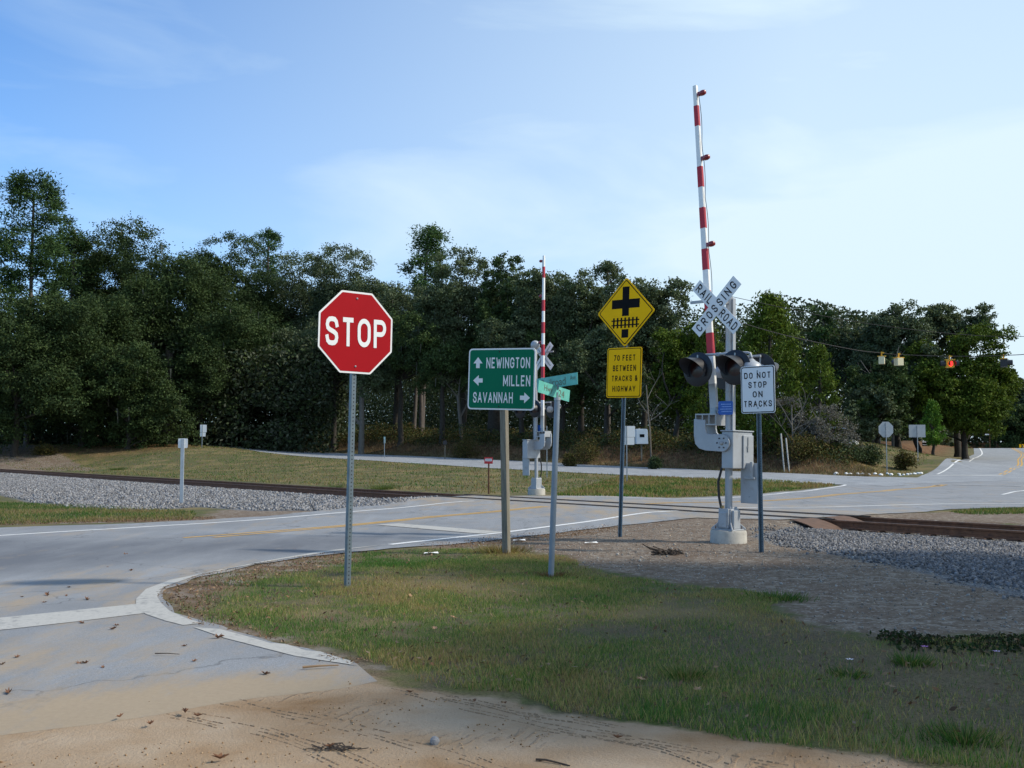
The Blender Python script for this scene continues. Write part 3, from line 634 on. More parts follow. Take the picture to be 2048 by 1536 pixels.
# steel ramp plates at the right-hand end of the crossing
for c_, wdt in ((RAIL1 - 0.55, 0.85), (RAIL1 + 0.72, 0.75)):
    vs = []
    for k in range(7):
        t = k / 6; s = CR0 + 0.25 - 0.9 * t; z = RT + 0.03 - 0.27 * t ** 1.6
        vs += [inv @ track_pt(c_ - wdt / 2, s, z), inv @ track_pt(c_ + wdt / 2, s, z), inv @ track_pt(c_ - wdt / 2, s, z - 0.02), inv @ track_pt(c_ + wdt / 2, s, z - 0.02)]
    MB().add(vs, sum([[(4 * k, 4 * k + 1, 4 * k + 5, 4 * k + 4), (4 * k + 2, 4 * k + 6, 4 * k + 7, 4 * k + 3), (4 * k, 4 * k + 4, 4 * k + 6, 4 * k + 2), (4 * k + 1, 4 * k + 3, 4 * k + 7, 4 * k + 5)] for k in range(6)], [])).build('ramp_plate', rustl, trk)
# ---------------------------------------------------------------- loose stuff on the ground
rng = np.random.default_rng(7)
OCT = np.array([(1, 0, 0), (0, 1, 0), (-1, 0, 0), (0, -1, 0), (0, 0, 1), (0, 0, -1)], float)
OF = np.array([(0, 1, 4), (1, 2, 4), (2, 3, 4), (3, 0, 4), (1, 0, 5), (2, 1, 5), (3, 2, 5), (0, 3, 5)])
CUB = np.array([(a, b_, c) for a in (-1, 1) for b_ in (-1, 1) for c in (-1, 1)], float) * 0.62
CF = np.array([(0, 1, 3), (0, 3, 2), (4, 6, 7), (4, 7, 5), (0, 4, 5), (0, 5, 1), (2, 3, 7), (2, 7, 6), (0, 2, 6), (0, 6, 4), (1, 5, 7), (1, 7, 3)])
def col_mat(name, rough=0.85, trans=0.0, spec=0.3, tint=None):
    m, nt, b = new_mat(name); a = attr(nt, 'col').outputs['Color']
    nt.links.new(a, b.inputs['Base Color']); b.inputs['Roughness'].default_value = rough; b.inputs['Specular IOR Level'].default_value = spec
    if trans:
        t = N(nt, 'ShaderNodeBsdfTranslucent'); mx = N(nt, 'ShaderNodeMixShader'); mx.inputs[0].default_value = trans
        nt.links.new(mix(nt, 1.0, a, (1.25, 1.2, 0.6), 'MULTIPLY'), t.inputs['Color'])
        out = nt.nodes['Material Output']
        nt.links.new(b.outputs[0], mx.inputs[1]); nt.links.new(t.outputs[0], mx.inputs[2]); nt.links.new(mx.outputs[0], out.inputs['Surface'])
    return m
stone_m = col_mat('crushed stone', 0.85); blade_m = col_mat('grass blade', 0.7, 0.35, 0.2); leaf_m = col_mat('tree leaf', 0.7, 0.16, 0.12); dry_m = col_mat('dry leaf', 0.85, 0.15)
def rand_rot(n):
    q = rng.normal(size=(n, 4)); q /= np.linalg.norm(q, axis=1)[:, None]; a, b_, c, d = q.T
    return np.stack([1 - 2 * (c * c + d * d), 2 * (b_ * c - a * d), 2 * (b_ * d + a * c), 2 * (b_ * c + a * d), 1 - 2 * (b_ * b_ + d * d), 2 * (c * d - a * b_), 2 * (b_ * d - a * c), 2 * (c * d + a * b_), 1 - 2 * (b_ * b_ + c * c)], 1).reshape(-1, 3, 3)
def stones(name, x, y, size, cols, label, cat):
    n = len(x); V = CUB[None] * (1 + rng.uniform(-.38, .38, (n, 8, 3)))
    V = V * (size[:, None, None] * rng.uniform(.6, 1.15, (n, 1, 3))); V = np.einsum('nij,nkj->nki', rand_rot(n), V)
    V += np.stack([x, y, H(x, y) + size * 0.28], 1)[:, None]
    F = (CF[None] + 8 * np.arange(n)[:, None, None]).reshape(-1, 3)
    o = np_mesh(name, V, 3, stone_m, {'col': np.repeat(cols, 8, 0)}, None, F); return tag(o, label, cat, kind='stuff')
def scatter(poly, n, inset=0.0, wob=0.5):
    P = np.array(poly); lo, hi = P.min(0), P.max(0); x = rng.uniform(lo[0], hi[0], n); y = rng.uniform(lo[1], hi[1], n)
    s_ = sdist(poly, x, y) + wob * (fbm(x * 1.2, y * 1.2, 41) - 0.5) + (wob - .5) * rng.normal(0, .45, n); k = s_ > inset; return x[k], y[k]
def greys(n, lo=0.06, hi=0.32, warm=0.3):
    g = lo + (hi - lo) * rng.beta(1.6, 2.2, n); w_ = rng.uniform(-.5, 1, n) * warm * 0.2
    return np.stack([g * (1 + w_), g * (1.01), g * (1.06 - w_)], 1)
xr, yr = scatter([p for p in ground_poly([(1500, 1072), (1560, 1092), (1700, 1114), (1850, 1150), (2048, 1196), (2300, 1260), (2300, 1075), (2048, 1060), (1700, 1044), (1600, 1050)])], 85000, .35, 1.1)
stones('ballast', xr, yr, rng.uniform(.014, .034, len(xr)), greys(len(xr), .05, .27), 'grey crushed stone ballast along the railway track', 'ballast')
xl, yl = scatter(BL, 420000, .1)
k = yl < 95; xl, yl = xl[k], yl[k]
stones('ballast', xl, yl, rng.uniform(.03, .055, len(xl)) * (1 + .6 * sst(40, 80, yl)), greys(len(xl), 0.08, 0.34), 'grey crushed stone ballast left of the level crossing', 'ballast')
xd, yd = scatter(Z['dirt'][0], 26000, 0.1)
k = yd < 22
stones('gravel', xd[k], yd[k], rng.uniform(.004, .014, k.sum()) * np.where(rng.uniform(size=k.sum()) < .05, 1.9, 1), greys(k.sum(), 0.10, 0.40, 1.0) * np.array([1.08, 1.0, .86]), 'loose pale gravel scattered over the bare dirt', 'gravel')
xs_, ys_ = scatter(Z['sand'][0], 60000, 0.02); k = (ys_ > 4.2) & (np.abs(xs_) < 5) & (fbm(xs_ * 1.1, ys_ * 2.2, 15) > .5); xs_, ys_ = xs_[k][:5200], ys_[k][:5200]
stones('sand_clods', xs_, ys_, rng.uniform(.003, .009, len(xs_)), np.array([(.30, .19, .10), (.38, .27, .17), (.2, .12, .06)])[rng.integers(0, 3, len(xs_))], 'small clods of sand thrown up along the wheel ruts', 'sand')
# tyre tread ridges pressed into the sand
tr_ = MB()
for line, n_l, gap_, ph in (([(318, 1432), (450, 1460), (600, 1506), (720, 1560)], 5, .045, 0), ([(440, 1408), (640, 1450), (850, 1505), (980, 1550)], 4, .05, 1), ([(770, 1380), (900, 1412), (1060, 1450), (1300, 1500), (1420, 1540)], 5, .045, 2), ([(1070, 1460), (1220, 1485), (1420, 1520), (1560, 1548)], 4, .05, 3), ([(880, 1396), (1060, 1432), (1240, 1462)], 3, .05, 4)):
    L_ = smooth_line(mk(line), .045); t_ = np.gradient(L_, axis=0); t_ /= np.linalg.norm(t_, axis=1)[:, None]; nn_ = np.stack([-t_[:, 1], t_[:, 0]], 1)
    for q in range(n_l):
        o_ = L_ + nn_ * (q * gap_ + .012 * np.sin(np.arange(len(L_)) * .31 + q))[:, None]
        for i in range(len(o_) - 1):
            if vnoise(i * .16, q * 1.7, ph * 3.0, 19) < .46 or random.random() < .12: continue
            a, b_ = o_[i], o_[i] + (o_[i + 1] - o_[i]) * random.uniform(.55, .85); w_ = random.uniform(.004, .010); h_ = random.uniform(.002, .007)
            z0 = gz(*a); n3 = nn_[i] * w_
            tr_.add([(a[0] - n3[0], a[1] - n3[1], z0 - .002), (a[0] + n3[0], a[1] + n3[1], z0 - .002), (b_[0] - n3[0], b_[1] - n3[1], z0 - .002), (b_[0] + n3[0], b_[1] + n3[1], z0 - .002), (a[0], a[1], z0 + h_), (b_[0], b_[1], z0 + h_)], [(0, 2, 5, 4), (1, 4, 5, 3), (0, 4, 1), (2, 3, 5)])
tag(tr_.build('tyre_ridges', mat('damp sand ridge', (.25, .168, .10), .95, 0, .25, 30)), 'broken tyre tread ridges pressed into the sandy track', 'tyre tracks', kind='stuff')
def blades(name, x, y, h, wd, cols, label, cat, lean=0.5):
    n = len(x); z = H(x, y); a = rng.uniform(0, 2 * math.pi, n); b_ = rng.uniform(0, 2 * math.pi, n); l = rng.uniform(0.1, lean, n) * h
    dx, dy = np.cos(a) * wd / 2, np.sin(a) * wd / 2
    V = np.stack([np.stack([x - dx, y - dy, z - 0.01], 1), np.stack([x + dx, y + dy, z - 0.01], 1), np.stack([x + np.cos(b_) * l, y + np.sin(b_) * l, z + h], 1)], 1)
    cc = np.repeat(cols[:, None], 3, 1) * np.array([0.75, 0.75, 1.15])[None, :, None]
    o = np_mesh(name, V, 3, blade_m, {'col': cc.reshape(-1, 3)}); return tag(o, label, cat, kind='stuff')
def grass_cols(x, y, green_bias=0.0):
    n = len(x); g = fbm(x * 0.55, y * 0.55, 61) + 0.25 * (fbm(x * 2.3, y * 2.3, 71) - .5) + rng.normal(0, .15, n) + green_bias
    pal = np.array([(0.165, 0.115, 0.06), (0.22, 0.18, 0.085), (0.135, 0.145, 0.045), (0.065, 0.115, 0.028), (0.035, 0.085, 0.018)])
    t = np.clip((g - 0.30) / 0.42, 0, 0.999) * 4; i = t.astype(int); f = (t - i)[:, None]
    return (pal[i] * (1 - f) + pal[i + 1] * f) * rng.uniform(.9, 1.65, (n, 1))
LAWN = ground_poly([(330, 1186), (420, 1152), (560, 1128), (700, 1108), (850, 1097), (1010, 1104), (1120, 1112), (1180, 1136), (1290, 1158), (1420, 1174), (1600, 1198), (1570, 1220), (1660, 1264), (1800, 1280), (2048, 1268), (2300, 1290), (2300, 1560), (1850, 1538), (1750, 1512), (1620, 1496), (1500, 1480), (1350, 1456), (1200, 1438), (1090, 1422), (1010, 1396), (900, 1388), (800, 1376), (755, 1360), (700, 1322), (540, 1284), (405, 1244), (345, 1210)])
gxx, gyy = scatter(LAWN, 520000, 0.08)
keep = rng.uniform(size=len(gxx)) < np.clip(0.22 + 2.2 * (fbm(gxx * 1.1, gyy * 1.1, 81) - 0.32), 0.08, 1)
keep &= rng.uniform(size=len(gxx)) > .62 * sst(-.5, .8, zone('dark', gxx, gyy) + .9 * (fbm(gxx * 1.6, gyy * 1.6, 55) - .5))
gxx, gyy = gxx[keep], gyy[keep]
u_right = sst(1.2, 4.5, gxx) * (1 - sst(9.5, 12, gyy))
lit_ = np.clip(zone('litter', gxx, gyy) * 2 + 0.6, 0, 1); kk = rng.uniform(size=len(gxx)) > lit_ * 0.85
gxx, gyy, u_right = gxx[kk], gyy[kk], u_right[kk]
edge_tall = sst(0, 0.9, sdist(Z['sand'][0], gxx, gyy) + 1.4) 
gb = .05 + 0.06 * edge_tall - 0.02 * u_right + 0.05 * sst(1.0, 0.2, np.abs(sdist(LAWN, gxx, gyy) - 1.2))
hh = rng.uniform(.014, .044, len(gxx)) * (0.75 + 0.7 * fbm(gxx * 1.7, gyy * 1.7, 91)) * (1 + 0.5 * edge_tall)
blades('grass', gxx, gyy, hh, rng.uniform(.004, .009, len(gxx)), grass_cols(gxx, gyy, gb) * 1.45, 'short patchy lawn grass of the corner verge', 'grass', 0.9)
vx, vy = scatter(ground_poly([(-500, 1010), (0, 1004), (300, 1018), (390, 1024), (380, 1040), (300, 1042), (0, 1050), (-500, 1062)]), 60000)
blades('grass', vx, vy, rng.uniform(.03, .08, len(vx)), rng.uniform(.012, .022, len(vx)), grass_cols(vx, vy, 0.06), 'green grass strip between left ballast and road', 'grass', 0.8)
FIELD = _c([(RAIL1 + 3.2, CR1 + 2), (41, 27), (41, 150), (RAIL1 + 3.4, 150)])
fxx, fyy = scatter(FIELD, 150000)
fxx2, fyy2 = scatter(ground_poly([(1100, 991), (1340, 995), (1480, 990), (1620, 977), (1670, 970), (1560, 962), (1240, 953)]), 30000)
fxx, fyy = np.concatenate([fxx, fxx2]), np.concatenate([fyy, fyy2])
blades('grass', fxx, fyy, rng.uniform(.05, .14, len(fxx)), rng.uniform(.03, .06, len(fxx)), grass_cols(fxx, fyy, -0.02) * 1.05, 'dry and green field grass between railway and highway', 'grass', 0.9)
sx_, sy_ = scatter(ground_poly([(1890, 1024), (1960, 1018), (2300, 1016), (2300, 1034), (2048, 1028), (1960, 1030)]), 12000)
blades('grass', sx_, sy_, rng.uniform(.03, .09, len(sx_)), rng.uniform(.015, .03, len(sx_)), grass_cols(sx_, sy_, 0.04), 'grass patch beside the road beyond the right track', 'grass', 0.9)
tx_, ty_ = scatter(Z['dark'][0], 60000, -.3); k = (zone('dirt', tx_, ty_) < .1) & (sdist(Z['sand'][0], tx_, ty_) < -.1); tx_, ty_ = tx_[k][:16000], ty_[k][:16000]
blades('thatch', tx_, ty_, rng.uniform(.006, .02, len(tx_)), rng.uniform(.004, .007, len(tx_)), np.array([(.26, .19, .11), (.19, .13, .075), (.32, .26, .16), (.10, .12, .05)])[rng.integers(0, 4, len(tx_))] * rng.uniform(.6, 1.2, (len(tx_), 1)), 'flattened dead thatch on the bare soil at the right of the lawn', 'thatch', 3.5)
# grass tufts standing taller than the lawn
def tuft(px, py, r, h, n, label, cols=None, green=0.2, group=None, cat='grass tuft', name='grass_tuft'):
    p = gp(px, py); x = p.x + rng.normal(0, r * .5, n); y = p.y + rng.normal(0, r * .5, n)
    a = rng.uniform(0, 6.28, n); out = np.arctan2(y - p.y, x - p.x); l = h * rng.uniform(.2, .8, n); h = h * .7; hh_ = h * rng.uniform(.4, 1, n); wd = 0.006
    z = H(x, y) - p.z
    X, Y = x - p.x, y - p.y
    V = np.stack([np.stack([X - np.cos(a) * wd, Y - np.sin(a) * wd, z - .01], 1), np.stack([X + np.cos(a) * wd, Y + np.sin(a) * wd, z - .01], 1), np.stack([X + np.cos(out) * l, Y + np.sin(out) * l, z + hh_], 1)], 1)
    c = grass_cols(x, y, green) if cols is None else np.array(cols)[rng.integers(0, len(cols), n)] * rng.uniform(.7, 1.2, (n, 1))
    o = np_mesh(name, V, 3, blade_m, {'col': np.repeat(c, 3, 0)}); o.location = p; return tag(o, label, cat, group)
tuft(1004, 1104, 0.38, 0.2, 900, 'long grass tuft round the foot of the wooden post', green=0.05)
tuft(1372, 1352, 0.14, 0.12, 300, 'bright green tuft in the middle of the lawn')
tuft(1822, 1328, 0.11, 0.13, 260, 'bright green tuft beside the pink flower')
tuft(1700, 1350, 0.13, 0.08, 200, 'low green tuft behind the white flower')
tuft(1560, 1196, 0.30, 0.09, 500, 'green grass clump at the right tip of the lawn')
tuft(1105, 1152, 0.22, 0.10, 320, 'brown dead weeds round the street name post', [(0.11, 0.065, 0.035), (0.17, 0.11, 0.06)])
tuft(1930, 1480, 0.16, 0.13, 320, 'broad green weed clump near the sand edge')
tuft(1130, 1345, 0.2, 0.09, 300, 'green tuft right of the pale leaf on the lawn')
def flower(px, py, label, col):
    p = gp(px, py); t = thing('flower', label, 'flower', p)
    b = MB().tube([(0, 0, -0.01), (0.01, 0, 0.05), (0.015, 0, 0.085)], 0.0025, 5); b.build('stem', mat('flower stem', (0.05, 0.11, 0.03), 0.7), t)
    f = MB()
    for k in range(5):
        a = k * 1.257; f.add([(0.015, 0, .085), (.015 + .022 * math.cos(a - .4), .022 * math.sin(a - .4), .092), (.015 + .034 * math.cos(a), .034 * math.sin(a), .09), (.015 + .022 * math.cos(a + .4), .022 * math.sin(a + .4), .092)], [(0, 1, 2, 3)])
    f.build('petals', mat('petals ' + label[:5], col, 0.6), t)
flower(1696, 1343, 'small white flower alone in the dark lawn', (0.75, 0.7, 0.74))
flower(1846, 1316, 'single purple flower right of a green tuft', (0.45, 0.16, 0.5))
flower(1990, 1326, 'pale lilac flower nearest the right edge', (0.5, 0.35, 0.55))
# low leafy strip along the ditch on the right
px_, py2 = scatter(ground_poly([(1770, 1290), (1830, 1276), (1950, 1272), (2300, 1280), (2300, 1312), (2048, 1300), (1850, 1298)]), 4500, 0, 1.0)
hz_ = rng.uniform(0.0, .04, len(px_)) * np.clip(2.2 * (fbm(px_ * 1.6, py2 * 1.6, 8) - .2), .2, 1.4) * (0.6 + 0.8 * fbm(px_ * 3, py2 * 3, 5))
def leaf_cards(P, l, wd, cols, up=0.35, flat=None):
    n = len(P); nrm = rng.normal(size=(n, 3)); nrm[:, 2] += up; nrm /= np.linalg.norm(nrm, axis=1)[:, None]
    t = rng.normal(size=(n, 3))
    if flat is not None: t = t * 0.55 + flat
    t -= nrm * (t * nrm).sum(1)[:, None]; t /= np.linalg.norm(t, axis=1)[:, None] + 1e-9; b_ = np.cross(nrm, t)
    l = np.asarray(l).reshape(-1, 1) * np.ones((n, 1)); wd = np.asarray(wd).reshape(-1, 1) * np.ones((n, 1))
    V = np.stack([P - t * l, P + b_ * wd - t * l * .1, P + t * l, P - b_ * wd - t * l * .1], 1)
    return V, np.repeat(cols, 4, 0)
V, cl = leaf_cards(np.stack([px_, py2, H(px_, py2) + hz_], 1), .024, .013, np.array([(0.02, 0.035, 0.012), (0.03, 0.05, 0.018), (0.05, 0.04, 0.025)])[rng.integers(0, 3, len(px_))])
tag(np_mesh('ground_cover', V, 4, leaf_m, {'col': cl}), 'dark low leafy weeds along the right edge of the lawn', 'weeds', kind='stuff')
# leaf litter along the asphalt edge
lx, ly = [], []
for zp, n in ((Z['litter'][0], 3600), (Z['litter'][1], 6000), (Z['litter'][2], 2200)):
    a, b_ = scatter(zp, n * 3, -0.05); lx.append(a[:n]); ly.append(b_[:n])
lx, ly = np.concatenate(lx), np.concatenate(ly)
pal = np.array([(0.20, 0.11, 0.06), (0.13, 0.075, 0.045), (0.27, 0.18, 0.11), (0.09, 0.055, 0.035), (0.25, 0.18, 0.12)])
V, cl = leaf_cards(np.stack([lx, ly, H(lx, ly) + rng.uniform(.004, .02, len(lx))], 1), rng.uniform(.008, .028, len(lx)), rng.uniform(.003, .011, len(lx)), pal[rng.integers(0, 5, len(lx))] * rng.uniform(.7, 1.2, (len(lx), 1)), 1.6)
tag(np_mesh('leaf_litter', V, 4, dry_m, {'col': cl}), 'brown dead leaves and needles drifted along the asphalt edges', 'leaf litter', kind='stuff')
wx, wy = scatter(LAWN, 9000, 0.1); 
kw = rng.uniform(size=len(wx)) < 0.16 + 0.5 * (fbm(wx * .8, wy * .8, 33) > .56); wx, wy = wx[kw][:1400], wy[kw][:1400]
V, cl = leaf_cards(np.stack([wx, wy, H(wx, wy) + rng.uniform(.02, .045, len(wx))], 1), rng.uniform(.012, .032, len(wx)), rng.uniform(.005, .014, len(wx)), pal[rng.integers(0, 5, len(wx))], 1.2)
tag(np_mesh('leaf_crumbs', V, 4, dry_m, {'col': cl}), 'crumbled brown leaf bits caught in the lawn', 'leaf litter', kind='stuff')
# single fallen leaves
def leaf_mesh(seed, m, L_=0.06):
    rg = random.Random(seed); b = MB(); out = []
    for k in range(14):
        a = k / 14 * 2 * math.pi; r = L_ * (0.55 + 0.45 * (k % 2)) * rg.uniform(.75, 1.1); x, y = r * math.cos(a) * 1.25, r * math.sin(a) * .8
        out.append((x, y, 0.012 + 0.4 * abs(y) + 0.25 * abs(x) + rg.uniform(-.006, .01)))
    b.add([(0, 0, 0.006)] + out, [(0, 1 + k, 1 + (k + 1) % 14) for k in range(14)])
    return b.build('dead_leaf', m)
lm = [mat('brown dead leaf', (0.16, 0.075, 0.038), 0.85, 0, 0.3, 30), mat('tan dead leaf', (0.38, 0.22, 0.13), 0.85, 0, 0.25, 30)]
road_leaves = [(33, 1316), (205, 1336), (226, 1260), (231, 1252), (158, 1328), (172, 1328), (215, 1136), (262, 1143), (383, 1098), (250, 1110), (300, 1180), (590, 1100), (530, 1350), (388, 1324), (370, 1293), (435, 1278), (163, 1247), (88, 1206), (95, 1192), (132, 1193), (173, 1201), (44, 1195), (138, 1176), (18, 1388), (5, 1330)]
src = None
for k, (a, b_) in enumerate(road_leaves):
    o = leaf_mesh(3, lm[0], 0.055) if src is None else src.copy()
    if src is None: src = o
    else: C.objects.link(o)
    p = gp(a, b_); o.location = p + Vector((0, 0, 0.0)); s_ = random.uniform(.45, .9); o.scale = (s_, s_ * .8, s_ * random.uniform(.5, 1.3)); o.rotation_euler = (random.uniform(-.3, .3), random.uniform(-.3, .3), random.uniform(0, 6.3))
    tag(o, 'curled brown dead leaf lying on the asphalt', 'leaf', 'dead leaves on the asphalt')
src = None
for k, (a, b_) in enumerate([(820, 1196), (907, 1240), (870, 1262), (1040, 1272), (980, 1306), (1142, 1334), (1290, 1363), (1285, 1185), (1416, 1416), (1396, 1386), (1282, 1366), (495, 1198), (993, 1115), (720, 1325), (712, 1332), (1090, 1362), (1450, 1395), (1120, 1265), (648, 1262), (1275, 1383), (1305, 1185)]):
    o = leaf_mesh(8, lm[1], 0.055) if src is None else src.copy()
    if src is None: src = o
    else: C.objects.link(o)
    p = gp(a, b_); o.location = p + Vector((0, 0, 0.02)); s_ = random.uniform(.4, .75); o.scale = (s_, s_, s_ * .6); o.rotation_euler = (random.uniform(-.5, .5), random.uniform(-.5, .5), random.uniform(0, 6.3))
    tag(o, 'tan fallen leaf lying in the short grass', 'leaf', 'fallen leaves on the lawn')
src = None
for k, (a, b_) in enumerate([(950, 1408), (820, 1390), (1010, 1412), (660, 1500), (440, 1525), (370, 1432), (395, 1438), (1235, 1482), (240, 1440), (300, 1455)]):
    o = leaf_mesh(12, lm[0], 0.05) if src is None else src.copy()
    if src is None: src = o
    else: C.objects.link(o)
    p = gp(a, b_); o.location = p + Vector((0, 0, 0.012)); s_ = random.uniform(.5, 1.0); o.scale = (s_, s_ * .6, s_); o.rotation_euler = (0, 0, random.uniform(0, 6.3))
    tag(o, 'dark dry leaf half sunk in the sandy track', 'leaf', 'dry leaves on the sand')
def rock(name, px, py, r, m, label, cat, seed, flat=.75, group=None):
    p = gp(px, py); bm = bmesh.new(); bmesh.ops.create_icosphere(bm, subdivisions=2, radius=r); rg = random.Random(seed)
    ax = [rg.uniform(.75, 1.25) for _ in range(3)]
    for v in bm.verts:
        v.co *= 1 + 0.22 * (float(vnoise(v.co.x / r * 1.3 + seed, v.co.y / r * 1.3, v.co.z / r * 1.3, seed)) - .5) * 2
        v.co.x *= ax[0]; v.co.y *= ax[1]; v.co.z *= ax[2] * flat
    me = bpy.data.meshes.new(name); bm.to_mesh(me); bm.free(); me.materials.append(m); o = bpy.data.objects.new(name, me); C.objects.link(o); o.location = p + Vector((0, 0, r * .45 * flat)); return tag(o, label, cat, group)
rock('stone', 869, 1488, .032, stoned, 'lone grey stone lying on the sandy track', 'stone', 3, 1.0)
for k, (a, b_) in enumerate([(1672, 949), (1692, 949), (1700, 949), (1715, 949), (1725, 949), (1738, 950), (1750, 949), (1762, 951), (1775, 949), (1782, 951), (1798, 949), (1800, 952), (1807, 951), (1815, 950), (1821, 949), (1829, 949), (1836, 948), (1842, 948)]):
    rock('painted_stone', a, b_, random.uniform(.09, .13), whitep, 'white painted stone in the row below the far stop sign', 'stone', 20 + k, .7, 'white painted stones along the far kerb')
def stick(name, px, py, pts, r, m, label, cat):
    p = gp(px, py); o = MB().tube([Vector(q) for q in pts], [r * (1 - .5 * i / (len(pts) - 1)) for i in range(len(pts))], 6).build(name, m); o.location = p; return tag(o, label, cat)
twig = mat('dark twig', (0.05, 0.035, 0.025), 0.9, 0, .2, 20)
stick('twig', 1072, 1522, [(0, 0, .008), (.05, -.02, .012), (.13, -.07, .008), (.17, -.10, .006)], .007, twig, 'thin dark twig on the sand at bottom centre', 'twig')
stick('twig', 605, 1340, [(0, 0, .02), (.12, .03, .024), (.25, .07, .02)], .010, mat('tan twig', (0.25, .16, .09), .9), 'tan twig lying on the asphalt by the kerb line', 'twig')
stick('twig', 310, 1312, [(0, 0, .02), (.1, -.015, .024), (.2, -.03, .02)], .005, twig, 'thin orange pine needle bunch on the asphalt', 'twig')
pn = thing('root_clump', 'black tangled root lying on the dirt left of the near gate', 'root', gp(1332, 1110))
b = MB()
for k in range(26):
    a = random.uniform(0, 6.28); x0 = random.uniform(-.17, .17); b.tube([(x0, random.uniform(-.05, .05), .02), (x0 + random.uniform(-.1, .1), random.uniform(-.08, .08), random.uniform(.03, .09)), (x0 + random.uniform(-.14, .14), random.uniform(-.1, .1), .015)], .012, 5)
for x1, z1 in ((-.36, .17), (-.30, .13), (-.2, .13)): b.tube([(x1 + .3, 0, .04), (x1 + .12, 0, .09), (x1, 0, z1)], .009, 5)
b.tube([(.14, 0, .03), (.2, 0, .07), (.26, 0, .06), (.25, 0, .02), (.17, 0, .015)], .008, 5)
b.build('roots', twig, pn)
pile = MB()
for k in range(40): 
    a = random.uniform(0, 6.28); x0, y0 = random.gauss(0, .07), random.gauss(0, .03); pile.tube([(x0, y0, .008), (x0 + .06 * math.cos(a), y0 + .04 * math.sin(a), .014)], .003, 4)
o = pile.build('needle_heap', twig); o.location = gp(672, 1499); tag(o, 'small heap of dark pine needles on the sand', 'debris')
for k, (a, b_, lab) in enumerate([(862, 1109, 'white paper scrap at the edge of the lawn'), (1038, 1083, 'white paper scrap right of the wooden post'), (1182, 1088, 'white paper scrap left of the warning sign post')]):
    p = gp(a, b_); o = MB().add([(-.11, -.03, .02), (.0, -.05, .035), (.12, -.02, .02), (.10, .05, .04), (-.02, .06, .025), (-.1, .04, .03)], [(0, 1, 4, 5), (1, 2, 3, 4)]).build('paper_scrap', whitep); o.location = p; tag(o, lab, 'litter')
# ---------------------------------------------------------------- roadside signs
def post_u(parent, h, wd=0.075, holes=True, m=galv, y=0.03, zb=-0.25):
    prof = [(-wd / 2, 0.0), (-wd / 2 + .016, 0), (-wd / 2 + .022, .032), (wd / 2 - .022, .032), (wd / 2 - .016, 0), (wd / 2, 0), (wd / 2, .004), (wd / 2 - .013, .004), (wd / 2 - .019, .037), (-wd / 2 + .019, .037), (-wd / 2 + .013, .004), (-wd / 2, .004)]
    vs = [(a, y + b_, z) for z in (zb, h) for a, b_ in prof]; n = len(prof)
    o = MB().add(vs, [(k, (k + 1) % n, n + (k + 1) % n, n + k) for k in range(n)] + [tuple(range(n)), tuple(range(2 * n - 1, n - 1, -1))]).build('sign_post', m, parent)
    if holes:
        b = MB()
        z = 0.05
        while z < h - .02: b.box((0, y + .0325, z), (.011, .002, .011)); z += 0.0254 * 1.5
        b.build('bolt_holes', hole, o)
    return o
def post_sq(parent, h, wd, m, holes=True):
    o = MB().box((0, .045, h / 2 - .12), (wd, wd, h + .24)).build('sign_post', m, parent, bevel=.006)
    if holes:
        b = MB(); z = .05
        while z < h - .02: b.box((.0, .045 - wd / 2, z), (.013, .003, .013)); b.box((wd / 2, .045, z), (.003, .013, .013)); z += .045
        b.build('bolt_holes', hole, o)
    return o
def bolts(parent, pts, m=galv, y=-.012):
    for x, z in pts: MB().lathe([(.012, 0), (.012, .006), (.006, .01)], (x, y + .006, z), (0, -1, 0), 10).build('bolt', m, parent)
# stop sign
p = gp(698, 1175); D = p.y; k_ = D / FPX
zc = at(715, 665, D).z - p.z
t = thing('stop_sign', 'red octagonal STOP sign on a perforated steel post in the corner grass', 'stop sign', p, R(36), R(1.0))
post_sq(t, zc + .30, .062, galvd)
Rk = 165 * k_ / 2 / math.cos(R(22.5))
octa = lambda r: [(r * math.cos(R(22.5 + 45 * i)), zc + r * math.sin(R(22.5 + 45 * i))) for i in range(8)]
pl = thing_panel = MB().prism(rpoly(octa(Rk), .03), -.004, .0).build('sign_panel', white, t)
MB().prism(rpoly(octa(Rk - .024), .02), -.0065, -.0042).build('red_face', red, pl)
hs = Rk * math.cos(R(22.5))
text('STOP', pl, white, 0.0, zc, hs * 1.64, hs * .70, -.009, .165, R(1.0), gap=.26)
bolts(pl, [(0, zc + hs * .83), (0, zc - hs * .83)])
# town sign
p = gp(1008, 1109); D = p.y; k_ = D / FPX; zc = at(1000, 758, D).z - p.z
t = thing('direction_sign', 'green town direction sign with three white arrows on a wooden post', 'direction sign', p, R(-30), R(-1.0))
MB().box((0, .075, zc / 2 + .1), (.10, .10, zc + .6)).build('sign_post', wood, t, bevel=.006)
W_, H_ = 1.20, .955
pl = MB().prism(rrect(W_, H_, .06, 0, zc), .0, .012).build('sign_panel', white, t)
pl.matrix_local = Matrix.Translation((0, 0, zc)) @ Matrix.Rotation(R(3.0), 4, 'Y') @ Matrix.Translation((0, 0, -zc))
MB().prism(rrect(W_ - .046, H_ - .046, .045, 0, zc), -.003, -.0002).build('green_face', green, pl)
def fpos(fx_, fy_): return (fx_ - .5) * W_, zc + (.5 - fy_) * H_
for body, x0, x1, y0, y1 in (('NEWINGTON', .275, .925, .15, .325), ('MILLEN', .535, .935, .44, .615), ('SAVANNAH', .085, .685, .715, .89)):
    cx, cz = fpos((x0 + x1) / 2, (y0 + y1) / 2); text(body, pl, white, cx, cz, (x1 - x0) * W_, (y1 - y0) * H_, -.006, .16)
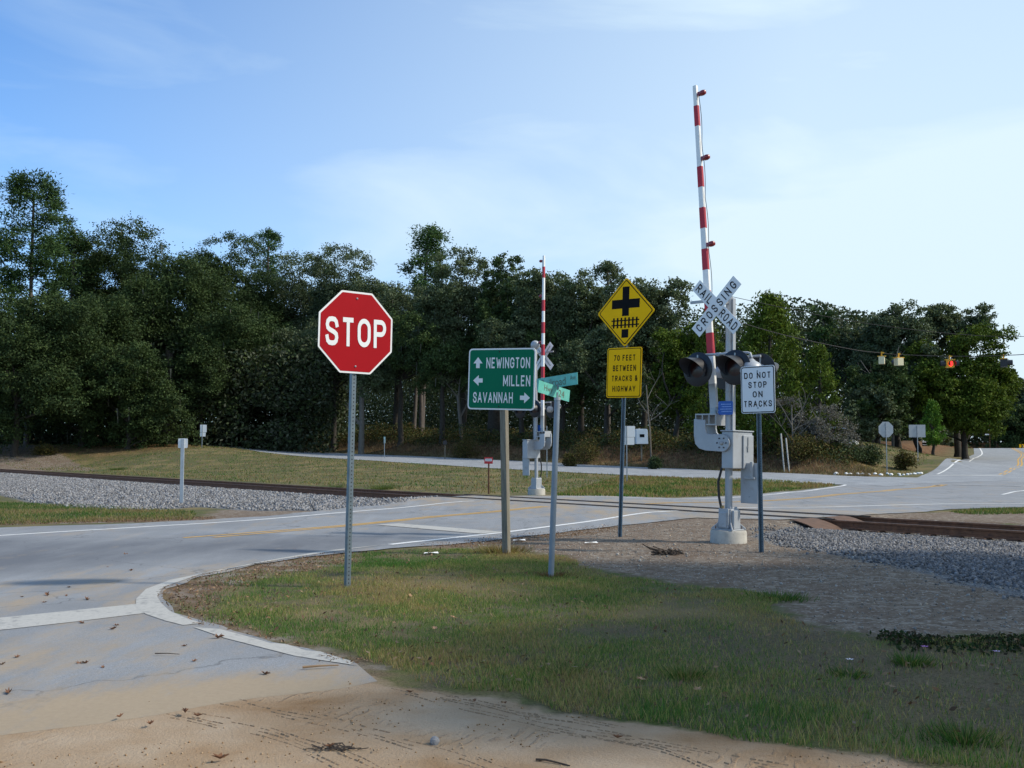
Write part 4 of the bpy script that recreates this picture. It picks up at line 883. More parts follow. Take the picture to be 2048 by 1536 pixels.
def arrow(cx, cz, sz, ang):
    pts = [(0, .55), (.5, -.05), (.2, -.05), (.2, -.5), (-.2, -.5), (-.2, -.05), (-.5, -.05)]
    c, s = math.cos(ang), math.sin(ang); MB().prism([(cx + sz * (a * c - b_ * s), cz + sz * (a * s + b_ * c)) for a, b_ in pts], -.006, -.0035).build('arrow', white, pl)
for (a, b_), ang in (((.145, .235), 0), ((.155, .525), R(90)), ((.86, .80), R(-90))): arrow(*fpos(a, b_), .165, ang)
bolts(pl, [fpos(.47, .055), fpos(.48, .945)], hole, -.008)
# warning sign
p = gp(1239, 1074); D = p.y; k_ = D / FPX
t = thing('warning_sign', 'yellow crossroad and railway warning diamond with 70 FEET plaque below', 'warning sign', p, R(-42), R(2.0))
zc = at(1253, 624, D).z - p.z; hd = 137 * k_ / 2 * 1.02
post_u(t, zc + .4, .085, True, galvd, .01)
dia = lambda r: [(r, zc), (0, zc + r), (-r, zc), (0, zc - r)]
pl = MB().prism(rpoly(dia(hd + .012), .05), -.004, 0).build('diamond_panel', yellow, t)
bd = MB().prism(rpoly(dia(hd - .03), .04), -.0065, -.0042).build('black_border', black, pl)
MB().prism(rpoly(dia(hd - .055), .03), -.009, -.0067).build('yellow_face', yellow, bd)
sy = MB(); q = hd / .634
for x0, x1, z0, z1 in ((-.075, .075, -.07, .47), (-.31, -.0752, .07, .235), (.0752, .31, .07, .235)): sy.prism([(x0 * q, zc + z0 * q), (x1 * q, zc + z0 * q), (x1 * q, zc + z1 * q), (x0 * q, zc + z1 * q)], -.0118, -.0092)
sy.build('crossroad_symbol', black, pl)
sy = MB()
for z0 in (-.152, -.237): sy.prism([(-.31 * q, zc + (z0 - .011) * q), (.31 * q, zc + (z0 - .011) * q), (.31 * q, zc + (z0 + .011) * q), (-.31 * q, zc + (z0 + .011) * q)], -.0114, -.0092)
for i in range(7):
    x0 = (-.255 + .085 * i) * q; sy.prism([(x0 - .017 * q, zc - .29 * q), (x0 + .017 * q, zc - .29 * q), (x0 + .017 * q, zc - .10 * q), (x0 - .017 * q, zc - .10 * q)], -.0140, -.0116)
sy.prism([(-.075 * q, zc - .47 * q), (.075 * q, zc - .47 * q), (.075 * q, zc - .315 * q), (-.075 * q, zc - .315 * q)], -.0118, -.0092)
sy.build('track_symbol', black, pl)
zp = at(1248, 745, D).z - p.z; W_, H_ = .79, 101 * k_
pq = MB().prism(rrect(W_, H_, .045, 0, zp), -.004, 0).build('plaque_panel', yellow, t)
MB().prism(rrect(W_ - .036, H_ - .036, .035, 0, zp), -.0065, -.0042).build('black_border', black, pq)
MB().prism(rrect(W_ - .062, H_ - .062, .03, 0, zp), -.009, -.0067).build('yellow_face', yellow, pq)
for i, (s_, wt) in enumerate((('70 FEET', .62), ('BETWEEN', .66), ('TRACKS &', .74), ('HIGHWAY', .66))): text(s_, pq, black, (0.01 if i != 2 else .02), zp + (.295 - .205 * i) * H_, wt * W_, .115 * H_, -.012, .175, gap=.5)
# do not stop sign
p = gp(1522, 1105); D = p.y; k_ = D / FPX; zc = at(1519, 779, D).z - p.z
t = thing('regulatory_sign', 'white DO NOT STOP ON TRACKS sign right of the near railway gate', 'road sign', p, R(-44), R(-.2))
post_u(t, zc + .32, .085, True, galvd, .01)
W_, H_ = .605, 95 * k_
pl = MB().prism(rrect(W_, H_, .04, 0, zc), -.004, 0).build('sign_panel', white, t)
bd = MB().prism(rrect(W_ - .022, H_ - .022, .033, 0, zc), -.0065, -.0042).build('black_border', black, pl)
MB().prism(rrect(W_ - .05, H_ - .05, .026, 0, zc), -.009, -.0067).build('white_face', white, bd)
for i, (s_, wt) in enumerate((('DO NOT', .78), ('STOP', .54), ('ON', .29), ('TRACKS', .82))): text(s_, pl, black, 0, zc + (.30 - .20 * i) * H_, wt * W_, .13 * H_, -.012, .165, gap=.5)
bolts(pl, [(0, zc + H_ * .39), (0, zc - H_ * .39)], galvd, -.012)
# street name post
p = gp(1102, 1153); D = p.y; k_ = D / FPX
t = thing('street_name_post', 'grey pipe post with two faded green street name blades', 'street sign', p, 0, R(2.2))
ht = at(1116, 800, D).z - p.z
MB().tube([(0, 0, -.2), (0, 0, ht)], .037, 16).build('sign_post', mat('grey painted pipe', (.20, .24, .29), .5, .25, .12, 6), t, True)
MB().tube([(0, 0, ht), (0, 0, ht + .035)], .042, 16).box((0, 0, ht + .06), (.02, .05, .08)).build('post_cap', silver, t, True)
def blade(a, tilt, z, lines, xo):
    e = MB().prism([( -.37 + xo, z - .076), (.37 + xo, z - .076), (.37 + xo, z + .076), (-.37 + xo, z + .076)], -.002, .002)
    o = e.build('street_name_blade', teal, t); o.rotation_euler = (0, 0, a)
    M_ = Matrix.Translation((0, 0, z)) @ Matrix.Rotation(a, 4, 'Z') @ Matrix.Rotation(-tilt, 4, 'Y') @ Matrix.Translation((0, 0, -z)); o.matrix_local = M_
    for body, cx, cz, w_, h_ in lines: font_text(body, o, tealtext, cx + xo, z + cz, w_, h_, -.004)
blade(R(-48), R(5), ht + .24, [('Railroad', -.06, -.005, .44, .10), ('Ave', .29, .02, .10, .06)], -.02)
blade(R(55), R(-6), ht + .10, [('Hwy', -.14, -.005, .20, .10), ('24', .17, -.005, .14, .09)], -.08)
MB().box((0, 0, ht + .17), (.03, .03, .06)).build('blade_bracket', galvd, t)
# ---------------------------------------------------------------- railway gates
def gate(loc, rotz, label, lean, bell_top, mast_h=4.28, arm_h=5.92, arm_lean=-3.0, text_on=True, cb_tilt=0.0, cbz=4.07):
    t = thing('railway_gate', label, 'railway gate', loc, rotz, lean)
    f0 = [(.30 * math.cos(a) * (1.05), .30 * math.sin(a)) for a in (2 * math.pi * k / 20 for k in range(20))]
    b = MB(); n = 20
    b.add([(x * 1.04, y * 1.04, -.3) for x, y in f0] + [(x, y, .19) for x, y in f0] + [(x * .95, y * .95, .215) for x, y in f0], [(k, (k + 1) % n, n + (k + 1) % n, n + k) for k in range(n)] + [(n + k, n + (k + 1) % n, 2 * n + (k + 1) % n, 2 * n + k) for k in range(n)] + [tuple(2 * n + k for k in range(n))])
    b.build('concrete_foundation', conc, t, True)
    bs = MB().box((0, 0, .40), (.25, .25, .37)).box((0, -.14, .42), (.20, .05, .34)).box((0, -.172, .40), (.15, .02, .26)).box((.15, 0, .40), (.05, .20, .32))
    for k in range(4):
        a = R(45 + 90 * k); c, s = math.cos(a), math.sin(a); bs.prism([(.10, .22), (.30, .22), (.30, .25), (.19, .34), (.15, .5), (.15, .62), (.10, .62)], -.012, .012)
        for i in range(len(bs.v) - 14, len(bs.v)):
            x, y, z = bs.v[i]; bs.v[i] = (x * c - y * s, x * s + y * c, z)
    base = bs.box((0, 0, .2265), (.40, .40, .022)).build('cast_base', silver, t, bevel=.012)
    bolts(base, [(0, .33), (0, .5)], galv, -.185)
    for a, b_ in ((-.16, -.16), (.16, -.16), (-.16, .16), (.16, .16)): MB().tube([(a, b_, .215), (a, b_, .29)], .016, 6).build('anchor_bolt', mat('rusty bolt', (.12, .07, .045), .8), base)
    mast = MB().tube([(0, 0, .55), (0, 0, mast_h)], .064, 20).build('mast', silver, t, True)
    MB().box((.082, .0, mast_h / 2 + .85), (.034, .03, mast_h - 1.75)).box((.102, .0, mast_h / 2 + .85), (.006, .085, mast_h - 1.75)).build('conduit', silver, t, bevel=.004)
    for z in (1.9, 2.6, 3.3, 4.0): MB().lathe([(.070, 0), (.070, .03)], (0, 0, z), (0, 0, 1), 20).build('clamp_band', silverd, mast, True)
    # crossbuck
    zc = cbz; yb = -.40
    MB().box((0, -.2, zc + .10), (.05, .42, .05)).box((-.30, -.30, zc + .135), (.62, .03, .05)).build('crossbuck_bracket', silverd, t)
    cb = MB(); bl, bw = .60, .115
    for sgn in (-1, 1):
        for s_, e_ in ((((-bl), bl),) if sgn > 0 else (((-bl), bl),)):
            a = R(45 * sgn) + cb_tilt; c, s = math.cos(a), math.sin(a)
            y0 = yb - (.008 if sgn > 0 else 0)
            cb.prism([(x * c - z * s, zc + x * s + z * c) for x, z in ((s_, -bw), (e_, -bw), (e_, bw), (s_, bw))], y0 - .004, y0)
    cbo = cb.build('crossbuck', white, t)
    if text_on:
        a = R(45) + cb_tilt; text('CROSSING', cbo, black, 0, zc, 1.06, .15, yb - .016, .15, a, gap=.75)
        a = R(-45) + cb_tilt
        for body, u0, w_ in (('RAIL', -.345, .40), ('ROAD', .345, .42)): text(body, cbo, black, u0 * math.cos(a), zc + u0 * math.sin(a), w_, .15, yb - .008, .15, a, gap=.5)
    else:
        for a in (R(45), R(-45)):
            MB().prism([(x * math.cos(a) - z * math.sin(a), zc + x * math.sin(a) + z * math.cos(a)) for x, z in ((-.5, -.02), (.5, -.02), (.5, .02), (-.5, .02))], yb + (.004 if a < 0 else -.001), yb + .01).build('crossbuck_stiffener', silverd, cbo)
    # flashing lights
    zl = 3.0
    cr = MB()
    for yy in (-.34, .34): cr.tube([(-.42, yy, zl + .25), (.42, yy, zl + .25)], .024, 10)
    cr.box((0, 0, zl + .25), (.07, .70, .06)).lathe([(.10, 0), (.10, .12)], (0, 0, zl + .19), (0, 0, 1), 16)
    if not bell_top: cr.tube([(.42, -.34, zl + .25), (.55, -.30, zl + .25), (.60, -.29, zl + .24), (.62, -.28, zl + .16)], .024, 10)
    cr.build('light_crossarm', silver, t, True)
    def light(x, y, sg):
        ax = (0, sg, 0)
        o = MB().lathe([(.0, .012), (.29, .012), (.302, .004), (.302, -.004), (.10, -.012), (.0, -.012)], (x, y, zl), ax, 36).build('light_target', blackp, t, True)
        MB().lathe([(.0, -.16), (.06, -.155), (.11, -.12), (.12, -.02), (.11, -.01)], (x, y, zl), ax, 24).build('lamp_housing', silver, o, True)
        MB().tube([(x, y, zl + .02), (x, y - sg * .0, zl + .25)], .02, 8).build('lamp_stem', silverd, o)
        MB().lathe([(.0, .03), (.09, .026), (.148, .014)], (x, y, zl), ax, 28).build('lens', lens, o, True)
        for nm, m_, r0, r1, ln in (('hood', blackp, .205, .215, .40), ('hood_lining', hoodin, .200, .210, .395)):
            hd_ = MB(); vs = []; n = 25
            for i in range(n):
                a = R(-38 + 256 * i / (n - 1)); s_ = math.sin(a); L_ = ln * max(.10, min(1.0, .40 + .64 * s_))
                vs += [(x + r0 * math.cos(a), y + sg * .012, zl + r0 * s_), (x + r1 * math.cos(a), y + sg * (.012 + L_), zl + r1 * s_ - .10 * L_)]
            hd_.add(vs, [(2 * i, 2 * i + 1, 2 * i + 3, 2 * i + 2) for i in range(n - 1)]); hd_.build(nm, m_, o, True)
    for x in (-.38, .38): light(x, -.40, -1); light(x, .40, 1)
    # bell
    if bell_top:
        MB().lathe([(.05, -.12), (.05, .02), (.10, .03), (.155, .10), (.165, .17), (.15, .24), (.10, .30), (.03, .33)], (0, 0, mast_h), (0, 0, 1), 24).build('bell', silver, t, True)
    else:
        MB().lathe([(.19, 0), (.20, .02), (.185, .09), (.14, .16), (.07, .20), (.03, .24)], (.62, -.28, zl - .09), (0, 0, 1), 24).build('bell', silver, t, True)
    # blue notice on the mast
    nb = MB().prism(rrect(.30, .24, .03, -.01, 2.33), -.094, -.09).build('notice_plate', blue, t)
    for i, wt in enumerate((.20, .17, .23, .18)):
        b2 = MB(); x = -wt / 2; rg = random.Random(i)
        while x < wt / 2: e = rg.uniform(.012, .03); b2.box((x + e / 2, -.0955, 2.395 - .042 * i), (e, .002, .016)); x += e + .007
        b2.build('lettering', bluetx, nb)
    # mechanism box, arm casting, counterweight
    bx = MB().box((.065, .16, 1.60), (.23, .62, .64)).build('mechanism_box', silver, t, bevel=.014)
    MB().box((.196, .30, 1.57), (.028, .32, .58)).build('box_door', silver, bx, bevel=.008)
    MB().box((.065, .16, 1.932), (.27, .66, .022)).build('box_lid', silver, bx, bevel=.006)
    MB().box((.218, .27, 1.74), (.014, .012, .18)).box((.22, .27, 1.66), (.02, .06, .02)).box((.22, .27, 1.61), (.02, .04, .06)).build('door_latch', silverd, bx)
    hubx, hubz, yj = -.02, 1.72, -.175
    J = [(hubx + .155 * math.cos(a), hubz + .155 * math.sin(a)) for a in (R(-80 + 160 * k / 12) for k in range(13))]
    J += [(-.20, hubz + .15), (-.31, hubz + .155), (-.345, hubz + .19), (-.36, hubz + .26), (-.36, hubz + .40), (-.60, hubz + .42), (-.60, hubz + .12), (-.57, hubz - .02), (-.49, hubz - .10), (-.36, hubz - .135)]
    jp = MB().prism(J, yj - .022, yj + .022).build('arm_casting', silver, t, bevel=.006)
    MB().prism([(x, z) for x, z in J], yj + .30, yj + .34).build('rear_arm_casting', silver, t, bevel=.006)
    for k in range(6): MB().lathe([(.014, 0), (.014, .012)], (hubx + .09 * math.cos(k * 1.047), yj - .022, hubz + .09 * math.sin(k * 1.047)), (0, -1, 0), 8).build('bolt', mat('dark bolt', (.05, .05, .055), .6), jp)
    MB().lathe([(.035, 0), (.035, .02), (.018, .03)], (hubx, yj - .022, hubz), (0, -1, 0), 14).build('hub_cap', silverd, jp)
    fr = MB().box((-.36, yj + .14, hubz + .50), (.44, .30, .025)).box((-.36, yj + .14, hubz + .32), (.44, .30, .025))
    for x in (-.57, -.43, -.29, -.15): fr.box((x, yj + .14, hubz + .41), (.02, .30, .155))
    fr.build('arm_adapter', silverd, t)
    ax0 = Vector((-.27, yj + .12, hubz + .52))
    sh = MB().box(ax0 + Vector((-.01, 0, .07)), (.12, .06, .16)).tube([ax0 + Vector((.08, 0, 0)), ax0 + Vector((.0, 0, .2))], .02, 8).build('arm_shear_bracket', galv, t)
    # the arm
    ta = math.tan(R(arm_lean)); L_ = arm_h; seq = [('g', .40), ('w', .5), ('r', .36), ('w', .36), ('r', .36), ('w', .36), ('r', .36), ('w', .36), ('r', .36), ('w', .36), ('r', .36), ('w', .72), ('r', .36), ('w', .36)]
    tot = sum(l for _, l in seq); zz = 0
    dx = Vector((math.sin(R(arm_lean)), 0, math.cos(R(arm_lean)))); sxv = Vector((math.cos(R(arm_lean)), 0, -math.sin(R(arm_lean))))
    a0 = ax0 + Vector((0, 0, .10))
    body = MB()
    def bar(mb, u0, u1, e=0.0, w_=None):
        vs = []
        for u in (u0, u1):
            wd = .066 - .030 * u / L_ ; wd = wd + e
            for sx, yy in ((-1, -.03 - e), (1, -.03 - e), (1, .03 + e), (-1, .03 + e)): vs.append(a0 + dx * u + sxv * (sx * wd) + Vector((0, yy, 0)))
        mb.add(vs, [(0, 1, 5, 4), (1, 2, 6, 5), (2, 3, 7, 6), (3, 0, 4, 7), (0, 3, 2, 1), (4, 5, 6, 7)])
    bar(body, 0, L_)
    arm = body.build('gate_arm', whitep, t)
    u = 0
    for kk_, l in seq:
        l = l * L_ / tot
        if kk_ != 'w':
            s_ = MB(); bar(s_, u, u + l, .0025); s_.build('red_stripe' if kk_ == 'r' else 'steel_sleeve', redarm if kk_ == 'r' else silverd, arm)
        u += l
    for fz in (.995 - .02, .77, .50):
        q = a0 + dx * (L_ * fz - .03) + sxv * (.055)
        o = MB().box(q + Vector((.02, 0, 0)), (.05, .05, .07)).lathe([(.035, 0), (.05, .02), (.052, .07), (.04, .11), (.015, .125)], q + Vector((.04, 0, 0)), (1, 0, .1), 16).build('arm_lamp', lamp, arm, True)
    wr = MB(); pts = []
    for i in range(40):
        u_ = L_ * (.97 - .85 * i / 39); pts.append(a0 + dx * u_ + sxv * (.085 - .03 * u_ / L_ + .03 * abs(math.sin(i * .42))) + Vector((0, .01, 0)))
    wr.tube(pts, .006, 5); wr.build('lamp_cable', cable, arm)
    cw = MB().prism([(.10, .68), (.44, .68), (.44, 1.38), (.10, 1.38)], .22, .255).build('counterweight', silver, t, bevel=.006)
    MB().box((.30, .19, 1.12), (.20, .05, .03)).box((.34, .19, 1.25), (.05, .05, .3)).build('counterweight_arm', silver, cw, bevel=.004)
    bolts(cw, [(.28, .80)], galv, .214)
    MB().tube([(-.06, -.12, 1.3), (-.12, -.14, 1.05), (-.10, -.15, .8), (-.06, -.14, .6)], .022, 8).build('cable', cable, t, True)
    MB().tube([(-.04, -.13, .58), (-.04, -.13, .64)], .035, 10).build('cable_gland', mat('brass gland', (.25, .19, .10), .6, .4), t)
    return t
p = gp(1457, 1085)
gate(p, R(-45), 'near silver railway crossing gate with striped arm raised beside the bare dirt', R(1.0), False, arm_lean=-4.3)
p = gp(1073, 993.5)
fg = at(1073, 993, 36.2); fg.z = gz(fg.x, fg.y)
gate(fg, R(132), 'far silver railway crossing gate seen from behind across the tracks', R(-.4), True, mast_h=5.12, arm_h=6.1, arm_lean=-1.5, text_on=False, cbz=4.9)
# ---------------------------------------------------------------- distant signs and posts
def back_sign(px, pybase, name, label, cat, panels, rot=0, postw=.05, ptop=None, m=backal, postm=galv, d=None, lean=0, group=None, round_=.03):
    """panels: (px centre, py centre, px width, px height, outline)"""
    p = gp(px, pybase) if d is None else None
    if d is not None: q = at(px, pybase, d); p = Vector((q.x, d, gz(q.x, d)))
    D = p.y; k = D / FPX
    t = thing(name, label, cat, p, rot, lean)
    top = at(px, ptop if ptop else panels[0][1], D).z - p.z
    MB().box((0, -.01, top / 2 - .1), (postw, .04, top + .2)).build('sign_post', postm, t)
    for cx, cy, w_, h_, sh in panels:
        zc = at(cx, cy, D).z - p.z; x = (cx - px) * k; w_, h_ = w_ * k / max(.5, math.cos(rot)), h_ * k
        if sh == 'oct': pts = [(x + w_ / 2 / math.cos(R(22.5)) * math.cos(R(22.5 + 45 * i)), zc + h_ / 2 / math.cos(R(22.5)) * math.sin(R(22.5 + 45 * i))) for i in range(8)]
        else: pts = rrect(w_, h_, min(round_, w_ * .2), x, zc)
        MB().prism(pts, .012, .020).build('sign_panel', m, t)
    return t, k
back_sign(1774, 945, 'stop_sign', 'back of a far octagonal stop sign below the hanging signals', 'stop sign', [(1774, 859, 29, 31, 'oct')], ptop=845)
back_sign(1836, 922, 'road_sign', 'back of a far rectangular sign right of the far stop sign', 'road sign', [(1836, 862, 33, 25, 'r')], ptop=851)
back_sign(1923, 903, 'road_sign', 'small sign back on a thin brown post beneath the big cedar', 'road sign', [(1922, 855, 13, 10, 'r')], ptop=850, postm=rust)
back_sign(363, 1008, 'marker_sign', 'small white sign back on a white post in the left ballast', 'road sign', [(363, 886.5, 19, 19, 'r')], ptop=878, m=white, postm=mat('pale galvanised post', (.42, .46, .50), .5, .2), postw=.10)
back_sign(404, 896, 'road_sign', 'two stacked white sign backs on a post atop the left mound', 'road sign', [(406, 857, 13, 15, 'r'), (405, 869, 11, 8, 'r')], ptop=850, m=white)
t, k = back_sign(1254, 964, 'road_sign', 'two large white sign backs on a post on the grass island', 'road sign', [(1259, 863, 24, 22, 'r'), (1258, 882, 23, 15, 'r')], ptop=852, m=white)
back_sign(1094, 955, 'marker_post', 'thin grey post standing behind the far gate', 'post', [(1094, 896, 3, 4, 'r')], ptop=852)
back_sign(769, 893, 'marker_post', 'short pale teal marker post on the shaded bank', 'marker post', [(769, 880, 3.4, 13, 'r')], ptop=878, m=mat('pale teal plastic', (.25, .40, .42), .6), d=84)
back_sign(1436, 967, 'marker_post', 'short white leaning post on the grass behind the near gate', 'marker post', [(1437, 962, 3.4, 12, 'r')], ptop=958, m=whitep, postm=whitep, lean=R(6))
t, k = back_sign(545, 903.5, 'route_sign', 'small route marker with a dark plate on a thin post', 'road sign', [(546, 857, 10, 5, 'r')], ptop=855, m=black, d=108)
zc = at(546, 866, 108).z - t.location.z
MB().prism([(-.24, zc - .26), (.12, zc - .26), (.26, zc), (.12, zc + .26), (-.24, zc + .26)], -.05, -.04).build('route_plate', white, t)
text('17', t, black, -.04, zc, .24, .26, -.055)
# red notice
p = gp(977, 988); D = p.y; k = D / FPX
t = thing('notice_sign', 'small red notice with a white box on a short brown post', 'notice', p, R(-10), 0)
zc = at(976, 921, D).z - p.z
MB().box((0, .03, zc / 2), (.055, .03, zc + .1)).build('sign_post', rust, t)
pl = MB().box((0, 0, zc), (17 * k, .012, 13 * k)).build('sign_panel', mat('notice red', (.55, .02, .025), .5), t)
MB().box((0, -.008, zc + .02), (13.5 * k, .004, 5 * k)).build('white_box', white, pl)
b = MB()
for i in range(6): b.box((-.085 + .033 * i, -.0112, zc + .02), (.022, .002, .03))
b.build('lettering', mat('faded print', (.3, .28, .28), .6), pl)
# pale guy rods right of the near gate
for a, lab in ((1564, 'pale leaning rod at the highway edge, left one of a pair'), (1574, 'pale leaning rod at the highway edge, right one of a pair')):
    p = gp(a + 5, 944); q = at(a - 2, 867 if a < 1570 else 876, p.y)
    o = MB().tube([(0, 0, -.1), q - p], .045, 8).build('guy_rod', mat('pale weathered rod', (.48, .46, .42), .7), None, True); o.location = p; tag(o, lab, 'rod')
# mailbox, small dark box
p = at(1283, 890, 74); p.z = gz(p.x, p.y) if gz(p.x, p.y) < at(1283, 890, 74).z else at(1283, 900, 74).z
t = thing('mailbox', 'white rounded mailbox half hidden behind the two sign backs', 'mailbox', p)
zt = at(1283, 858, 74).z - p.z; zb = at(1283, 888, 74).z - p.z
MB().box((0, 0, zb / 2 - .05), (.10, .10, zb + .1)).build('mailbox_post', wood, t)
pts = [(-.42, zb), (.42, zb), (.40, zt - .25)] + [(.40 - .14 + .14 * math.cos(a), zt - .14 + .14 * math.sin(a)) for a in (R(10 + 80 * i / 5) for i in range(6))] + [(-.42, zt)]
bx = MB().prism(pts, -.5, .5).build('mailbox_shell', whitep, t, bevel=.02)
MB().box((-.02, -.51, (zb + zt) / 2 + .05), (.34, .02, .22)).build('mailbox_window', black, bx)
p = at(890, 888, 84); p.z = gz(p.x, p.y)
t = thing('mailbox', 'tiny dark mailbox in the shade left of the wooden post', 'mailbox', p)
zt = max(at(890, 884, 84).z - p.z, .5)
MB().box((0, 0, zt / 2 - .15), (.06, .06, zt)).build('mailbox_post', wood, t)
MB().prism([(-.16, zt - .2), (.16, zt - .2), (.16, zt)] + [(.16 * math.cos(a), zt + .13 * math.sin(a)) for a in (R(30 * i) for i in range(1, 6))] + [(-.16, zt)], -.22, .22).build('mailbox_shell', blackp, t)
# property sign on the knoll
p = gp(1850, 893.5); D = p.y; k = D / FPX
t = thing('property_sign', 'small black and white board on top of the grassy knoll', 'yard sign', p)
MB().box((0, 0, 5 * k), (11 * k, .03, 7 * k)).build('sign_board', black, t)
MB().prism([(-5 * k, 8.6 * k), (5 * k, 8.6 * k), (4.6 * k, 10.6 * k), (1.5 * k, 12.4 * k), (-3.5 * k, 13.2 * k), (-5 * k, 10 * k)], -.02, .02).build('sign_top', white, t)
b = MB()
for i in range(6): b.box(((-4 + 1.6 * i) * k, -.017, 4 * k), (1.1 * k, .004, 1.6 * k))
b.build('lettering', white, t)
t, k = back_sign(1980, 897, 'marker_post', 'thin post with three small white plates beside the hill road', 'marker post', [(1975, 851, 6, 2.4, 'r'), (1975, 859, 7, 2.4, 'r'), (1975, 869, 8, 2.4, 'r')], ptop=848, m=white, d=125, postm=rust)
t, k = back_sign(2046, 899, 'curve_sign', 'yellow and black curve sign at the crest of the hill road', 'road sign', [(2046, 892, 14, 7, 'r')], ptop=890, m=yellow, d=128)
zc = at(2046, 892, 128).z - t.location.z
for x in (-.28, .12): MB().prism([(x, zc - .2), (x + .16, zc), (x, zc + .2), (x + .14, zc + .2), (x + .3, zc), (x + .14, zc - .2)], .004, .010).build('chevron', black, t)
# ---------------------------------------------------------------- hanging signals and wires
def wire(name, pts, r, label):
    """points of pixel and depth"""
    P = [at(*q) for q in pts]; out = smooth_line([(0, 0)] * 2) if False else None
    P_ = []
    for i in range(len(P) - 1):
        a, b_, c, d_ = P[max(i - 1, 0)], P[i], P[i + 1], P[min(i + 2, len(P) - 1)]
        for k in range(8):
            t = k / 8; P_.append(.5 * (2 * b_ + (c - a) * t + (2 * a - 5 * b_ + 4 * c - d_) * t * t + (3 * b_ - a - 3 * c + d_) * t ** 3))
    P_.append(P[-1]); o = MB().tube([q - P[0] for q in P_], r, 6).build(name, cable); o.location = P[0]; return tag(o, label, 'cable')
wire('span_wire', [(1440, 632, 49), (1560, 668, 50), (1700, 698, 51), (1763, 706, 51.5), (1797, 709, 51.5), (1900, 712.5, 51), (2002, 711, 50), (2100, 704, 49), (2400, 670, 46)], .018, 'drooping cable that carries the four hanging signals')
wire('utility_wire', [(1440, 588, 60), (1560, 614, 61), (1720, 645, 62), (1900, 667, 62), (2048, 673, 61), (2400, 668, 58)], .016, 'thin upper utility wire crossing above the right hand trees')
def signal(px, pyt, d, label, rot, heads, boxm, w=.34):
    p = at(px, pyt, d); t = thing('traffic_signal', label, 'traffic signal', p, rot)
    MB().box((0, 0, -.10), (.06, .06, .22)).box((.05, 0, -.04), (.14, .05, .06)).build('hanger', sigyel, t)
    MB().box((0, 0, -.215), (w + .1, w, .035)).build('signal_top', sigyel, t)
    bx = MB().box((0, 0, -.42), (w, w, .38)).build('signal_box', boxm, t, bevel=.012)
    for ang, kind in heads:
        a = R(ang); o = MB(); n = 13; vs = []
        for i in range(n):
            th = R(-40 + 260 * i / (n - 1)); vs += [(.145 * math.cos(th), -w / 2, -.42 + .145 * math.sin(th)), (.15 * math.cos(th), -w / 2 - .24, -.42 + .15 * math.sin(th))]
        M_ = Matrix.Rotation(a, 3, 'Z'); vs = [M_ @ Vector(v) for v in vs]
        o.add(vs, [(2 * i, 2 * i + 1, 2 * i + 3, 2 * i + 2) for i in range(n - 1)]); o.build('visor', blackp, t, True)
        MB().lathe([(.0, .03), (.10, .02), (.14, .002)], M_ @ Vector((0, -w / 2, 0)) + Vector((0, 0, -.42)), M_ @ Vector((0, -1, 0)), 20).build('lens', redlit if kind == 'on' else lens, t, True)
signal(1763, 704, 51.5, 'cream hanging signal box, leftmost on the span wire', R(-25), [(180, 'off')], cream, .28)
signal(1797, 707, 51.5, 'cream hanging signal box, second from left on the span wire', R(14), [(180, 'off')], cream)
signal(1899, 711, 51, 'four way hanging signal with its red lamp lit', R(-14), [(14, 'on'), (90, 'off'), (-90, 'off'), (180, 'off')], sigyel, .38)
signal(2007, 709, 50, 'black hooded hanging signal at the right end of the wire', R(70), [(0, 'off')], blackp, .30)
# ---------------------------------------------------------------- house and debris behind the cedar
p = at(1690, 892, 92); p.z = gz(p.x, p.y)
t = thing('house', 'low house with a white roof edge behind the cedars', 'house', p, R(-20))
zr = at(1690, 858, 92).z - p.z
MB().box((0, 3, zr / 2 - .3), (6.0, 5.0, zr + .5)).build('wall', mat('dim siding', (.16, .15, .13), .8, 0, .1, 3), t)
MB().prism([(-3.4, zr + .15), (3.4, zr - .15), (3.4, zr + .02), (-3.4, zr + .32)], .2, 5.8).build('roof', whitep, t)
MB().box((1.2, .49, zr * .5), (.9, .03, .9)).build('window', black, t)
MB().box((-1.0, .48, zr * .42), (.9, .04, 1.9)).build('door', mat('brown door', (.12, .05, .03), .7), t)
MB().lathe([(.0, -.25), (.2, -.2), (.28, 0), (.2, .2), (0, .25)], (.9, 1.2, zr + .55), (0, 0, 1), 16).build('roof_vent', whitep, t, True)
p = gp(1690, 893)
for i, (a, b_, r_, lab) in enumerate([(1668, 886, .45, 'white boulder left of the pair in front of the low house'), (1706, 886, .40, 'white boulder right of the pair in front of the low house'), (1640, 884, .42, 'pale boulder under the dead brush beside the cedar')]):
    o = rock('boulder', a, 900, r_, whitep, lab, 'boulder', 70 + i, .8); q = at(a, b_, 76); o.location = (q.x, 76, max(gz(q.x, 76) + .1, q.z))
    if q.z > gz(q.x, 76) + .3: o.location.z = gz(q.x, 76) + .25
